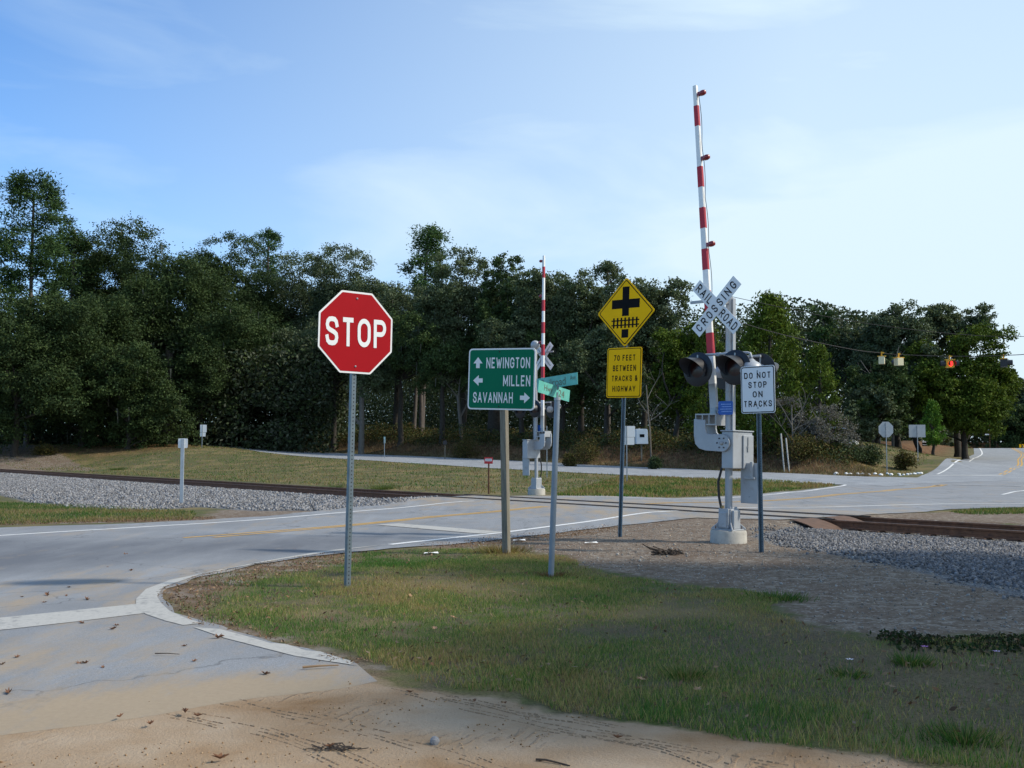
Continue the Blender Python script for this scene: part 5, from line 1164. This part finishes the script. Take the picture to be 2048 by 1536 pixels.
# ---------------------------------------------------------------- trees
bark_o = mat('dark oak bark', (.035, .030, .024), .95, 0, .3, 4, (.06, .054, .045), (.5, .7), .5, 20)
bark_p = mat('grey brown pine bark', (.095, .082, .074), .95, 0, .3, 4, (.10, .075, .06), (.5, .7), .5, 20)
bark_d = mat('bleached dead wood', (.13, .12, .105), .9, 0, .2, 4)
PAL = {'oak': [(0.030, 0.050, 0.022), (0.046, 0.072, 0.028), (0.070, 0.098, 0.040), (0.040, 0.060, 0.032)],
       'oakgrey': [(0.052, 0.068, 0.045), (0.080, 0.098, 0.064), (0.115, 0.130, 0.092), (0.058, 0.078, 0.040)],
       'pine': [(0.026, 0.055, 0.020), (0.045, 0.082, 0.028), (0.062, 0.10, 0.040), (0.034, 0.06, 0.03)],
       'dead': [(0.10, 0.09, 0.10), (0.15, 0.135, 0.15), (0.07, 0.06, 0.065), (0.19, 0.175, 0.19)],
       'cedar': [(0.038, 0.060, 0.010), (0.066, 0.095, 0.014), (0.10, 0.13, 0.02), (0.05, 0.072, 0.014)],
       'bright': [(0.045, 0.10, 0.014), (0.075, 0.15, 0.025), (0.10, 0.18, 0.03), (0.05, 0.10, 0.02)],
       'bush': [(0.045, 0.05, 0.016), (0.075, 0.08, 0.022), (0.12, 0.10, 0.03), (0.10, 0.065, 0.03)]}
def limb(mb, a, b_, r0, r1, rg, seg=7, bend=.15, n=5):
    a, b_ = Vector(a), Vector(b_); L_ = (b_ - a).length; pts = []
    off = Vector((rg.uniform(-1, 1), rg.uniform(-1, 1), rg.uniform(-.2, .6))) * L_ * bend
    for i in range(n + 1):
        t = i / n; pts.append(a.lerp(b_, t) + off * math.sin(math.pi * t))
    mb.tube(pts, [r0 + (r1 - r0) * i / n for i in range(n + 1)], seg); return pts
moss_m = mat('grey hanging moss', (.075, .082, .066), .95, 0, .25, 3)
TREES = []
def tree(px, top, bot, hw, d, kind, label, name='oak_tree', cat='tree', seed=0, pal=None, leaf=.125, dens=1.0, moss=0, trunk_r=None, gaps=.36, tx=None, group=None, exact=None, low=None):
    rg = random.Random(seed); r_ = np.random.default_rng(seed + 100)
    q = at(px, HOR, d); bx_, by_ = (at(tx, HOR, d).x if tx else q.x), d; bz = gz(bx_, by_)
    base = Vector((bx_, by_, bz)); k = d / FPX
    zt = at(px, top, d).z - bz; zb = max(at(px, bot, d).z - bz, .1); Rw = hw * k; cx = q.x - bx_
    if exact: zt, zb = exact, low
    t = thing(name, label, cat, base, group=group)
    hh_ = (zt - zb) / 2; zc = (zt + zb) / 2
    sd_ = seed * 3.7
    if kind in ('oak', 'round'):
        M_ = int(min(1500, max(110, 36 * dens * (Rw * hh_)))); nl = int(np.clip(11 + 1.4 * Rw * dens, 12, 34))
        LC = r_.normal(size=(nl * 4, 3)); LC /= np.linalg.norm(LC, axis=1)[:, None]
        if kind == 'oak': LC[:, 2] = np.where(LC[:, 2] < -.55, -LC[:, 2] * .6, LC[:, 2])
        LC *= r_.uniform(.35, .86, (nl * 4, 1)); pick_ = [0]
        for i in range(1, nl * 4):
            if len(pick_) < nl and min(np.linalg.norm(LC[i] - LC[j]) for j in pick_) >.22: pick_.append(i)
        LC = LC[pick_]; lr = r_.uniform(.24, .44, len(LC)); li = r_.choice(len(LC), M_ * 2, p=lr ** 2 / (lr ** 2).sum())
        dv = r_.normal(size=(M_ * 2, 3)); dv[:, 2] += .35; dv /= np.linalg.norm(dv, axis=1)[:, None]
        P = LC[li] + dv * (lr[li] * (1 - .5 * r_.uniform(size=M_ * 2) ** 2))[:, None]
        g = vnoise(P[:, 0] * 4.2 + sd_, P[:, 1] * 4.2 + 5, P[:, 2] * 4.2, seed + 1); P = P[g > gaps - .06][:M_]
        P[:, :2] *= ((1 - np.clip(P[:, 2], -.93, .93) ** 2) ** -.24)[:, None]
        ctr = P * np.array([Rw * 1.24, Rw * .95, hh_ * 1.04]) ; csz = .50 * (0.75 + .5 * r_.uniform(size=len(P))) * max(.5, min(1.25, Rw / 4.5)); per = 66
        fl = .7
    elif kind == 'pine':
        M_ = int(max(40, 5.0 * dens * Rw * hh_)); M_ = min(M_, 330)
        zf = r_.uniform(-1, 1, M_ * 2); prof = np.sqrt(np.clip(1 - (zf * .5 + .25) ** 2, 0, 1)) * np.clip(1.15 - .45 * (zf + 1) / 2 * 1.2, .3, 1)
        a = r_.uniform(0, 6.283, M_ * 2); rr = r_.uniform(.15, 1, M_ * 2) ** .7 * prof
        P = np.stack([rr * np.cos(a), rr * np.sin(a), zf], 1)
        g = vnoise(P[:, 0] * 2.6 + sd_, P[:, 1] * 2.6, P[:, 2] * 3.4, seed + 1); P = P[g > .42][:M_]
        ctr = P * np.array([Rw, Rw, hh_]); csz = .55 * (0.8 + .5 * r_.uniform(size=len(P))) * max(.6, min(1.3, Rw / 2.6)); per = 90; fl = .62
    else:   # cedar
        M_ = int(min(900, max(80, 17 * dens * Rw * hh_))); zf = r_.uniform(0, 1, M_ * 2) ** 1.15
        prof = np.clip((1 - zf) ** .62 * (1.0 - .35 * np.exp(-zf * 9)), .03, 1); a = r_.uniform(0, 6.283, M_ * 2)
        lump = .62 + .62 * vnoise(np.cos(a) * 2.2 + sd_, np.sin(a) * 2.2, zf * 7, seed)
        rr = prof * lump * (1 - .45 * r_.uniform(size=M_ * 2) ** 2)
        P = np.stack([rr * np.cos(a), rr * np.sin(a), zf * 2 - 1], 1)
        g = vnoise(P[:, 0] * 3 + sd_, P[:, 1] * 3, P[:, 2] * 5, seed + 1); P = P[g > .33][:M_]
        ctr = P * np.array([Rw, Rw, hh_]); csz = .36 * (0.7 + .6 * r_.uniform(size=len(P))) * max(.5, min(1.2, Rw / 2.2)); per = 46; fl = .9
    ctr[:, 2] += zc - (np.max(ctr[:, 2]) + zc + .15 - zt); ctr[:, 0] += cx
    n = len(ctr); L = r_.normal(size=(n, per, 3)) * (csz[:, None, None] * np.array([.62, .62, .62 * fl])[None, None]) + ctr[:, None]
    L = L.reshape(-1, 3); pal_ = np.array(PAL[pal or {'oak': 'oak', 'round': 'oak', 'pine': 'pine', 'cedar': 'cedar'}[kind]])
    cc = np.repeat(pal_[r_.integers(0, 4, n)], per, 0) * .55 + pal_[r_.integers(0, 4, n * per)] * .45; cc = cc * r_.uniform(.72, 1.3, (n * per, 1))
    if kind == 'pine':
        out = (L - np.repeat(ctr, per, 0)); out /= np.linalg.norm(out, axis=1)[:, None] + 1e-6
        V, cl = leaf_cards(L, r_.uniform(.6, 1.1, n * per) * leaf * 1.25, leaf * .30, cc, .3, out * 1.3)
    elif kind == 'cedar':
        out = np.concatenate([ctr[:, :2] - np.array([cx, 0]), np.full((n, 1), Rw * .9)], 1); out /= np.linalg.norm(out, axis=1)[:, None]
        V, cl = leaf_cards(L, r_.uniform(.6, 1.2, n * per) * leaf * 1.1, leaf * .38, cc, .3, np.repeat(out, per, 0))
    else: V, cl = leaf_cards(L, r_.uniform(.6, 1.2, n * per) * leaf, leaf * .55, cc, .45)
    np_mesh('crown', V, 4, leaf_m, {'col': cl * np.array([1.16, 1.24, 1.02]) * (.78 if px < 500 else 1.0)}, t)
    bark = bark_p if kind == 'pine' else bark_o
    tr = trunk_r or (.07 + .006 * zt if kind == 'pine' else .12 + .012 * zt if kind != 'cedar' else .08 + .008 * zt)
    mb = MB(); fork = zb + (.9 if kind == 'pine' else .25) * (zt - zb) if kind != 'cedar' else zt * .85
    zf_ = [-.3, .4, fork * .35, fork * .7, fork]
    pts = [(cx * max(z, 0) / max(zc, .1) * .8 + (rg.uniform(-.15, .15) if 0 < i < 4 else 0), rg.uniform(-.15, .15) if i > 1 else 0, z) for i, z in enumerate(zf_)]
    mb.tube(pts, [tr * 1.5, tr * 1.05, tr * .9, tr * .75, tr * .45], 10); mb.build('trunk', bark, t, True)
    lm_ = MB(); order = sorted(range(n), key=lambda i: rg.random())[:(26 if kind == 'pine' else 16 if kind != 'cedar' else 10)]
    for i in order:
        c = Vector(ctr[i]); z0 = min(fork, max(zb * .9, c.z - rg.uniform(.2, .5) * (c - Vector((cx, 0, c.z))).length - .6)); u = max(0, min(1, z0 / max(fork, .1)))
        a = Vector((cx * u * .8 * fork / max(zc, .1), 0, z0)); limb(lm_, a, c, tr * (.42 if kind != 'pine' else .22), .025, rg, 6)
    lm_.build('limbs', bark, t, True)
    if moss:
        ii = r_.integers(0, n, moss); low = ctr[ii] + r_.normal(size=(moss, 3)) * .4; l = r_.uniform(.5, 1.5, moss); a = r_.uniform(0, 6.28, moss); wd = r_.uniform(.03, .08, moss)
        dx = np.stack([np.cos(a) * wd, np.sin(a) * wd, 0 * wd], 1); sw = r_.normal(size=(moss, 3)) * .06; sw[:, 2] = 0
        V = np.stack([low - dx, low + dx, low + dx * .3 + sw - np.stack([0 * l, 0 * l, l], 1), low - dx * .3 + sw - np.stack([0 * l, 0 * l, l], 1)], 1)
        np_mesh('spanish_moss', V, 4, moss_m, None, t)
    return t
OK, PI_, CE = 'oak', 'pine', 'cedar'
T = [ # px, top, crown bottom, half width, depth, kind, label, options
 (52, 354, 740, 98, 100, PI_, 'tallest pine, rising above everything at the left edge', dict(name='pine_tree', dens=2.2, leaf=.19)),
 (138, 440, 640, 62, 108, PI_, 'pine with a leaning flat crown right of the tallest pine', dict(name='pine_tree', leaf=.19)),
 (30, 560, 893, 120, 92, 'round', 'dense dark oak reaching to the ground at the left edge', dict()),
 (165, 590, 893, 115, 98, 'round', 'broad oak in front of the tall pines beside the mound', dict(moss=60)),
 (225, 470, 860, 95, 110, OK, 'oak with an open crown left of the highest oak', dict(gaps=.42)),
 (345, 440, 850, 115, 104, OK, 'highest oak, peaked crown above the two stacked sign backs', dict(moss=120, gaps=.40, tx=330)),
 (255, 690, 896, 90, 95, 'round', 'low bushy oak overhanging the shaded grass', dict(moss=30)),
 (455, 458, 800, 85, 118, OK, 'oak with a rounded dark top left of the round pine', dict(moss=80)),
 (530, 463, 640, 48, 130, PI_, 'round topped pine peeping over the oaks', dict(name='pine_tree', leaf=.2)),
 (590, 520, 770, 100, 122, OK, 'grey green oak hung with moss behind the stop sign', dict(pal='oakgrey', moss=200)),
 (480, 640, 870, 75, 112, 'round', 'dark understorey oak right of the white sign backs', dict(moss=120)),
 (705, 498, 770, 85, 116, OK, 'grey mossy oak directly above the stop sign', dict(pal='oakgrey', moss=160, gaps=.42, tx=655, trunk_r=.75)),
 (852, 458, 640, 62, 112, PI_, 'tall pine crown poking out above the middle oaks', dict(name='pine_tree', leaf=.2, tx=842, dens=1.3)),
 (790, 560, 790, 90, 104, OK, 'wide oak between the stop sign and the town sign', dict(pal='oakgrey', moss=160)),
 (925, 500, 780, 82, 98, OK, 'dark rounded oak above the green town sign', dict(pal='oakgrey', moss=100)),
 (1012, 508, 800, 62, 94, OK, 'oak with a bumpy top left of the far gate arm', dict(tx=985, trunk_r=.62, moss=60)),
 (1085, 545, 800, 75, 92, OK, 'oak right behind the far gate arm', dict(pal='oakgrey', moss=40)),
 (1165, 552, 830, 72, 90, OK, 'oak between far gate arm and the yellow diamond', dict(pal='oakgrey', moss=30)),
 (1218, 527, 640, 46, 96, PI_, 'thin grey topped pine left of the yellow diamond', dict(name='pine_tree', leaf=.18, pal='oakgrey')),
 (1290, 552, 850, 80, 86, OK, 'oak rising right behind the yellow diamond', dict(pal='oakgrey', gaps=.40)),
 (1355, 640, 880, 62, 80, 'round', 'yellow green oak low between diamond and gate', dict(pal='cedar')),
 (1420, 620, 885, 55, 72, CE, 'feathery cedar behind the gate light', dict(name='cedar_tree', leaf=.13)),
 (1545, 592, 880, 105, 70, CE, 'broad yellow green cedar right of the gate mast', dict(name='cedar_tree', leaf=.14, dens=1.25)),
 (1640, 690, 890, 55, 68, CE, 'lower cedar sweeping out beside the low house', dict(name='cedar_tree', leaf=.13)),
 (1652, 615, 780, 45, 98, PI_, 'hazy pine behind the broad cedar', dict(name='pine_tree', leaf=.2)),
 (1715, 650, 860, 58, 96, OK, 'oak in the dip left of the hanging signals', dict(pal='oakgrey', moss=30)),
 (1795, 607, 870, 78, 92, OK, 'oak with an airy top above the four signals', dict(pal='oakgrey', gaps=.44)),
 (1915, 603, 760, 56, 94, OK, 'tall open oak at the right above the red signal', dict(pal='oakgrey', gaps=.46)),
 (1916, 650, 880, 82, 88, 'round', 'massive dark green cedar spreading over the right hand bank', dict(name='cedar_tree', pal='cedar', dens=1.7, leaf=.13, tx=1932)),
 (1866, 802, 888, 30, 77, CE, 'small bright green cedar standing by the knoll sign', dict(name='cedar_tree', pal='bright', leaf=.10)),
 (1745, 770, 888, 45, 84, 'round', 'grey twiggy shrub oak behind the far stop sign', dict(pal='oakgrey', gaps=.45)),
 (1640, 795, 893, 60, 67, 'round', 'grey leafless brush heap at the foot of the broad cedar', dict(name='dead_brush', pal='dead', leaf=.06, dens=1.3)),
 (400, 620, 845, 95, 103, 'round', 'lower spreading oak between the stacked sign backs and the route marker', dict(moss=60)),
 (560, 630, 805, 95, 114, 'round', 'lower oak masking the trunks above the route marker', dict(moss=60)),
 (668, 640, 790, 85, 106, 'round', 'lower oak directly behind the STOP sign face', dict(pal='oakgrey', moss=40)),
 (800, 640, 800, 85, 100, 'round', 'lower oak spreading over the close trunk pair', dict(pal='oakgrey', moss=60)),
 (885, 630, 790, 80, 96, 'round', 'lower oak above the bleached forked tree', dict(moss=60)),
 (1045, 640, 835, 75, 90, 'round', 'lower oak behind the street name blades', dict(pal='oakgrey')),
 (1125, 650, 845, 70, 88, 'round', 'lower oak between street name blades and the yellow plaque', dict()),
 (1215, 640, 850, 75, 84, 'round', 'lower oak right behind the yellow plaque', dict(pal='oakgrey')),
 (1755, 720, 885, 65, 86, 'round', 'lower oak below the two cream signal boxes', dict()),
 (1835, 690, 885, 62, 90, 'round', 'lower oak left of the massive cedar', dict(pal='oakgrey')),
 (2046, 735, 880, 24, 150, OK, 'distant tree beyond the crest at the right edge', dict(pal='oakgrey', leaf=.2)),
 (2065, 800, 890, 60, 138, 'round', 'dark tree at right edge of the hill road', dict(leaf=.18)),
 (1990, 815, 893, 32, 160, 'round', 'small far tree at the crest of the hill road', dict(leaf=.2, pal='oakgrey')),
]
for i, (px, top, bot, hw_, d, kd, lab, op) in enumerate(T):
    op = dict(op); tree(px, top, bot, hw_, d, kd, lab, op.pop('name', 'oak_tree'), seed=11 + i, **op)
def at_world(x, y): return 1024 + FPX * x / y
for wx_, wy_, top_, rr_, lab, sd_k in ((16.8, 6.6, 14.5, 3.3, 'oak standing out of the picture right of the lawn', 78), (20.0, 11.2, 15.5, 3.4, 'oak standing out of the picture right of the ballast', 79)):
    if wy_ < .5:
        wy2 = 2.0
    else: wy2 = wy_
    pxx = at_world(wx_, wy2); f_ = lambda z: HOR - FPX * (z - CAMH) / wy2
    zt_ = f_(top_); o = tree(pxx, zt_, f_(3.0), rr_ / wy2 * FPX, wy2, 'oak', lab, 'oak_tree', seed=sd_k, dens=.8, leaf=.14, gaps=.40, exact=top_, low=6.5)
    if wy_ < .5: o.location.y = wy_
# bare trunks standing in the gloom under the crowns
def bare(px, pyb, pyt, d, r, label, forks=(), m=bark_p, lean=0.0, name='bare_tree'):
    q = at(px, HOR, d); z = gz(q.x, d); p = Vector((q.x, d, z)); t = thing(name, label, 'tree', p); rg = random.Random(px)
    ht = at(px, pyt, d).z - z
    MB().tube([(0, 0, -.3), (lean * .3 + .05, 0, ht * .35), (lean * .7, .05, ht * .7), (lean, 0, ht)], [r * 1.25, r, r * .9, r * .7], 9).build('trunk', m, t, True)
    if forks:
        b = MB()
        for u, dx_, dz_ in forks:
            a = Vector((lean * u, 0, ht * u)); e = a + Vector((dx_, rg.uniform(-.5, .5), dz_)); pts = limb(b, a, e, r * .6, r * .2, rg)
            for j in range(3): limb(b, pts[3], pts[3] + Vector((rg.uniform(-1, 1), rg.uniform(-1, 1), rg.uniform(.3, 1.2))), r * .2, .015, rg, 5)
        b.build('branches', m, t, True)
bare(722, 850, 745, 99, .26, 'pale trunk leaning just right of the stop sign post', [(.35, -1.3, 2.2), (.75, .5, 2)], bark_d)
bare(826, 868, 690, 106, .20, 'slim pine trunk, left one of the close pair mid wood', m=bark_p, lean=.5)
bare(842, 868, 690, 104, .22, 'slim pine trunk, right one of the close pair mid wood', m=bark_p, lean=-.2)
bare(792, 860, 720, 108, .16, 'thin grey trunk between stop sign and trunk pair', m=bark_p)
bare(922, 868, 790, 95, .17, 'bleached forked dead tree left of the town sign', [(.55, -1.2, 3.0), (.5, .9, 2.6), (.8, .2, 3)], bark_d, lean=-.3)
bare(616, 868, 740, 122, .26, 'pale trunk in the dark gap left of the stop sign', m=bark_d)
bare(562, 890, 845, 110, .3, 'short pale stump beside the route marker', m=bark_d)
bare(335, 890, 700, 101, .55, 'thick dark oak trunk behind the white sign backs', m=bark_o)
bare(1302, 880, 770, 74, .055, 'pale bare sapling right of the mailbox', [(.3, .9, 2.5), (.5, 1.8, 1.8), (.6, -.8, 1.6), (.8, 1.2, 2.0)], bark_d, lean=-.3)
bare(1585, 890, 810, 66, .05, 'bare grey bush twigs left of the low cedar', [(.2, -1.4, 2.0), (.3, 1.6, 1.6), (.5, 2.2, 1.0), (.6, -1.0, 1.8), (.7, 1.2, 1.8), (.4, .4, 2.4)], bark_d)
bare(1786, 890, 770, 88, .11, 'dead tree with crooked white branches beneath the signals', [(.8, -2.6, 3.2), (.85, 2.2, -.4), (.8, -3.0, -.6), (.9, .6, 3.8)], bark_d)
# undergrowth and the wood behind
def cards_stuff(name, P, l, wd, cols, label, cat, up=.4, m=leaf_m):
    V, cl = leaf_cards(P, l, wd, cols, up); return tag(np_mesh(name, V, 4, m, {'col': cl}), label, cat, kind='stuff')
def pick(names, n, w_=None):
    A = np.concatenate([np.array(PAL[k]) for k in names]); return A[rng.integers(0, len(A), n)] * rng.uniform(.65, 1.25, (n, 1))
n = 460000; c_ = rng.uniform(84, 120, n); s_ = rng.uniform(-10, 175, n)
x, y = from_cs(c_, s_); z = H(x, y) + rng.uniform(0, 1, n) ** 1.1 * (np.interp(s_, [10, 45, 60, 100], [6.0, 8.0, 12, 14.0]) + 4 * fbm(s_ * .12, c_ * .05, 3))
ok = hill_dist(x, y)[0] > 12; ok &= vnoise(x * .35, y * .35, z * .4, 77) > .22
cards_stuff('distant_wood', np.stack([x, y, z], 1)[ok], .21, .11, pick(['oak', 'oak', 'oakgrey'], n)[ok] * .9, 'dark mass of woodland filling the gaps behind the trees', 'woodland')
n = 190000; x = rng.uniform(-85, -18, n); y = 100 + rng.uniform(0, 22, n); z = H(x, y) + rng.uniform(0, 1, n) * (9 + 3 * vnoise(x * .15, y * .1, 0, 4))
ok = vnoise(x * .35, y * .35, z * .4, 78) > .28
cards_stuff('distant_wood', np.stack([x, y, z], 1)[ok], .22, .11, pick(['oak', 'oakgrey'], n)[ok] * .9, 'dark woodland mass behind the left hand oaks', 'woodland')
n = 90000; y = rng.uniform(140, 230, n); x = y * rng.uniform(.36, .66, n); z = H(x, y) + rng.uniform(0, 1, n) * (9 + 5 * vnoise(x * .12, y * .06, 0, 6)); ok = hill_dist(x, y)[0] > 8.5
cards_stuff('distant_wood', np.stack([x, y, z], 1)[ok], .5, .3, pick(['oak', 'oakgrey'], n)[ok] * 1.1, 'hazy woodland on both sides of the far hill road', 'woodland')
n = 130000; s_ = rng.uniform(12, 135, n); c_ = 55.4 + rng.gamma(2.0, 1.9, n); x, y = from_cs(c_, s_)
hmax = 1.5 * np.clip(fbm(s_ * .22, c_ * .3, 13) * 1.9 - .40, .32, 1.4); z = H(x, y) + rng.uniform(0, 1, n) ** 1.3 * hmax
ok = (hill_dist(x, y)[0] > 8.5) & (np.exp(-(((x - 29.5) / 5) ** 2 + ((y - 75) / 7) ** 2)) < .35)
cards_stuff('undergrowth', np.stack([x, y, z], 1)[ok], .11, .045, pick(['bush', 'bush', 'oak'], n)[ok], 'weedy green and rusty undergrowth on top of the far bank', 'undergrowth')
n = 42000; s_ = rng.uniform(12, 130, n); c_ = rng.uniform(53.0, 57.5, n); x, y = from_cs(c_, s_); ok = (hill_dist(x, y)[0] > 7) & (np.exp(-(((x - 29.5) / 5) ** 2 + ((y - 75) / 7) ** 2)) < .4)
blades('bank_grass', x[ok], y[ok], rng.uniform(.08, .35, ok.sum()), rng.uniform(.03, .06, ok.sum()), np.array([(.21, .155, .10), (.15, .10, .065), (.25, .205, .125), (.11, .115, .05)])[rng.integers(0, 4, ok.sum())] * rng.uniform(.6, 1.2, (ok.sum(), 1)), 'dry rusty grass hanging on the red clay bank', 'grass', .9)
n = 20000; x = rng.uniform(18, 38, n); y = rng.uniform(60, 84, n); c_, s_ = cs(x, y); ok = (hill_dist(x, y)[0] > 5.4) & (c_ > 53.2)
blades('knoll_grass', x[ok], y[ok], rng.uniform(.04, .12, ok.sum()), rng.uniform(.03, .06, ok.sum()), grass_cols(x[ok], y[ok], -.04), 'short tan grass on the knoll below the cedars', 'grass', .9)
# bushes along the bank that stand out
def bush(px, py, w_, h_, d, pal, label, seed):
    q = at(px, py, d); z = gz(q.x, d); k = d / FPX; t = thing('bush', label, 'bush', (q.x, d, z)); r_ = np.random.default_rng(seed)
    n = 60; P = r_.normal(size=(n, 3)); P /= np.linalg.norm(P, axis=1)[:, None]; P *= r_.uniform(.4, 1, (n, 1)); P = P * np.array([w_ * k / 2, w_ * k / 2, h_ * k / 2]) + np.array([0, 0, h_ * k / 2])
    L = (P[:, None] + r_.normal(size=(n, 40, 3)) * .16 * min(1.4, w_ * k / 1.6)).reshape(-1, 3); L[:, 2] = np.maximum(L[:, 2], 0)
    A = np.array(PAL[pal]); V, cl = leaf_cards(L, .075, .035, A[r_.integers(0, 4, n * 40)] * r_.uniform(.7, 1.25, (n * 40, 1))); np_mesh('foliage', V, 4, leaf_m, {'col': cl}, t)
    b = MB(); rg = random.Random(seed)
    for i in range(6): limb(b, (0, 0, -.1), P[i], .03, .008, rg, 5)
    b.build('stems', bark_o, t)
for a in [(1690, 915, 90, 40, 66.5, 'oak', 'dark green bush left of the far stop sign on the bank', 1), (1600, 905, 80, 50, 65, 'bush', 'olive bush on the bank behind the pale rods', 2), (1740, 910, 50, 38, 68, 'oak', 'round green bush just left of the far stop sign post', 3), (1490, 890, 60, 40, 68, 'bush', 'yellowish bush behind the gate mechanism box', 4),
          (1310, 915, 24, 26, 68, 'oak', 'small dark shrub on the clay bank right of the yellow sign post', 5), (1170, 880, 70, 46, 76, 'bush', 'yellow leaved bush behind the street name post', 6), (1810, 905, 40, 36, 68, 'bush', 'brown green bush left of the rectangular sign back', 7), (930, 876, 60, 36, 88, 'bush', 'yellow tinted bush at the foot of the forked dead tree', 8), (90, 905, 46, 16, 93, 'bush', 'yellow dry shrub on the left dirt mound', 9), (1140, 915, 26, 26, 72, 'bush', 'low weed clump on the bank behind the street name post', 10)]: bush(*a)
for px, py, lab in ((235, 940, 'green weed clump behind the left rails near the white post'), (660, 980, 'green weed clump beside the rails left of the stop sign post'), (765, 978, 'green weed clump beside the rails right of the stop sign post')):
    tuft(px, py, .55, .38, 700, lab, [(.06, .11, .03), (.09, .14, .04), (.12, .13, .05)], name='weed_clump', cat='weeds')
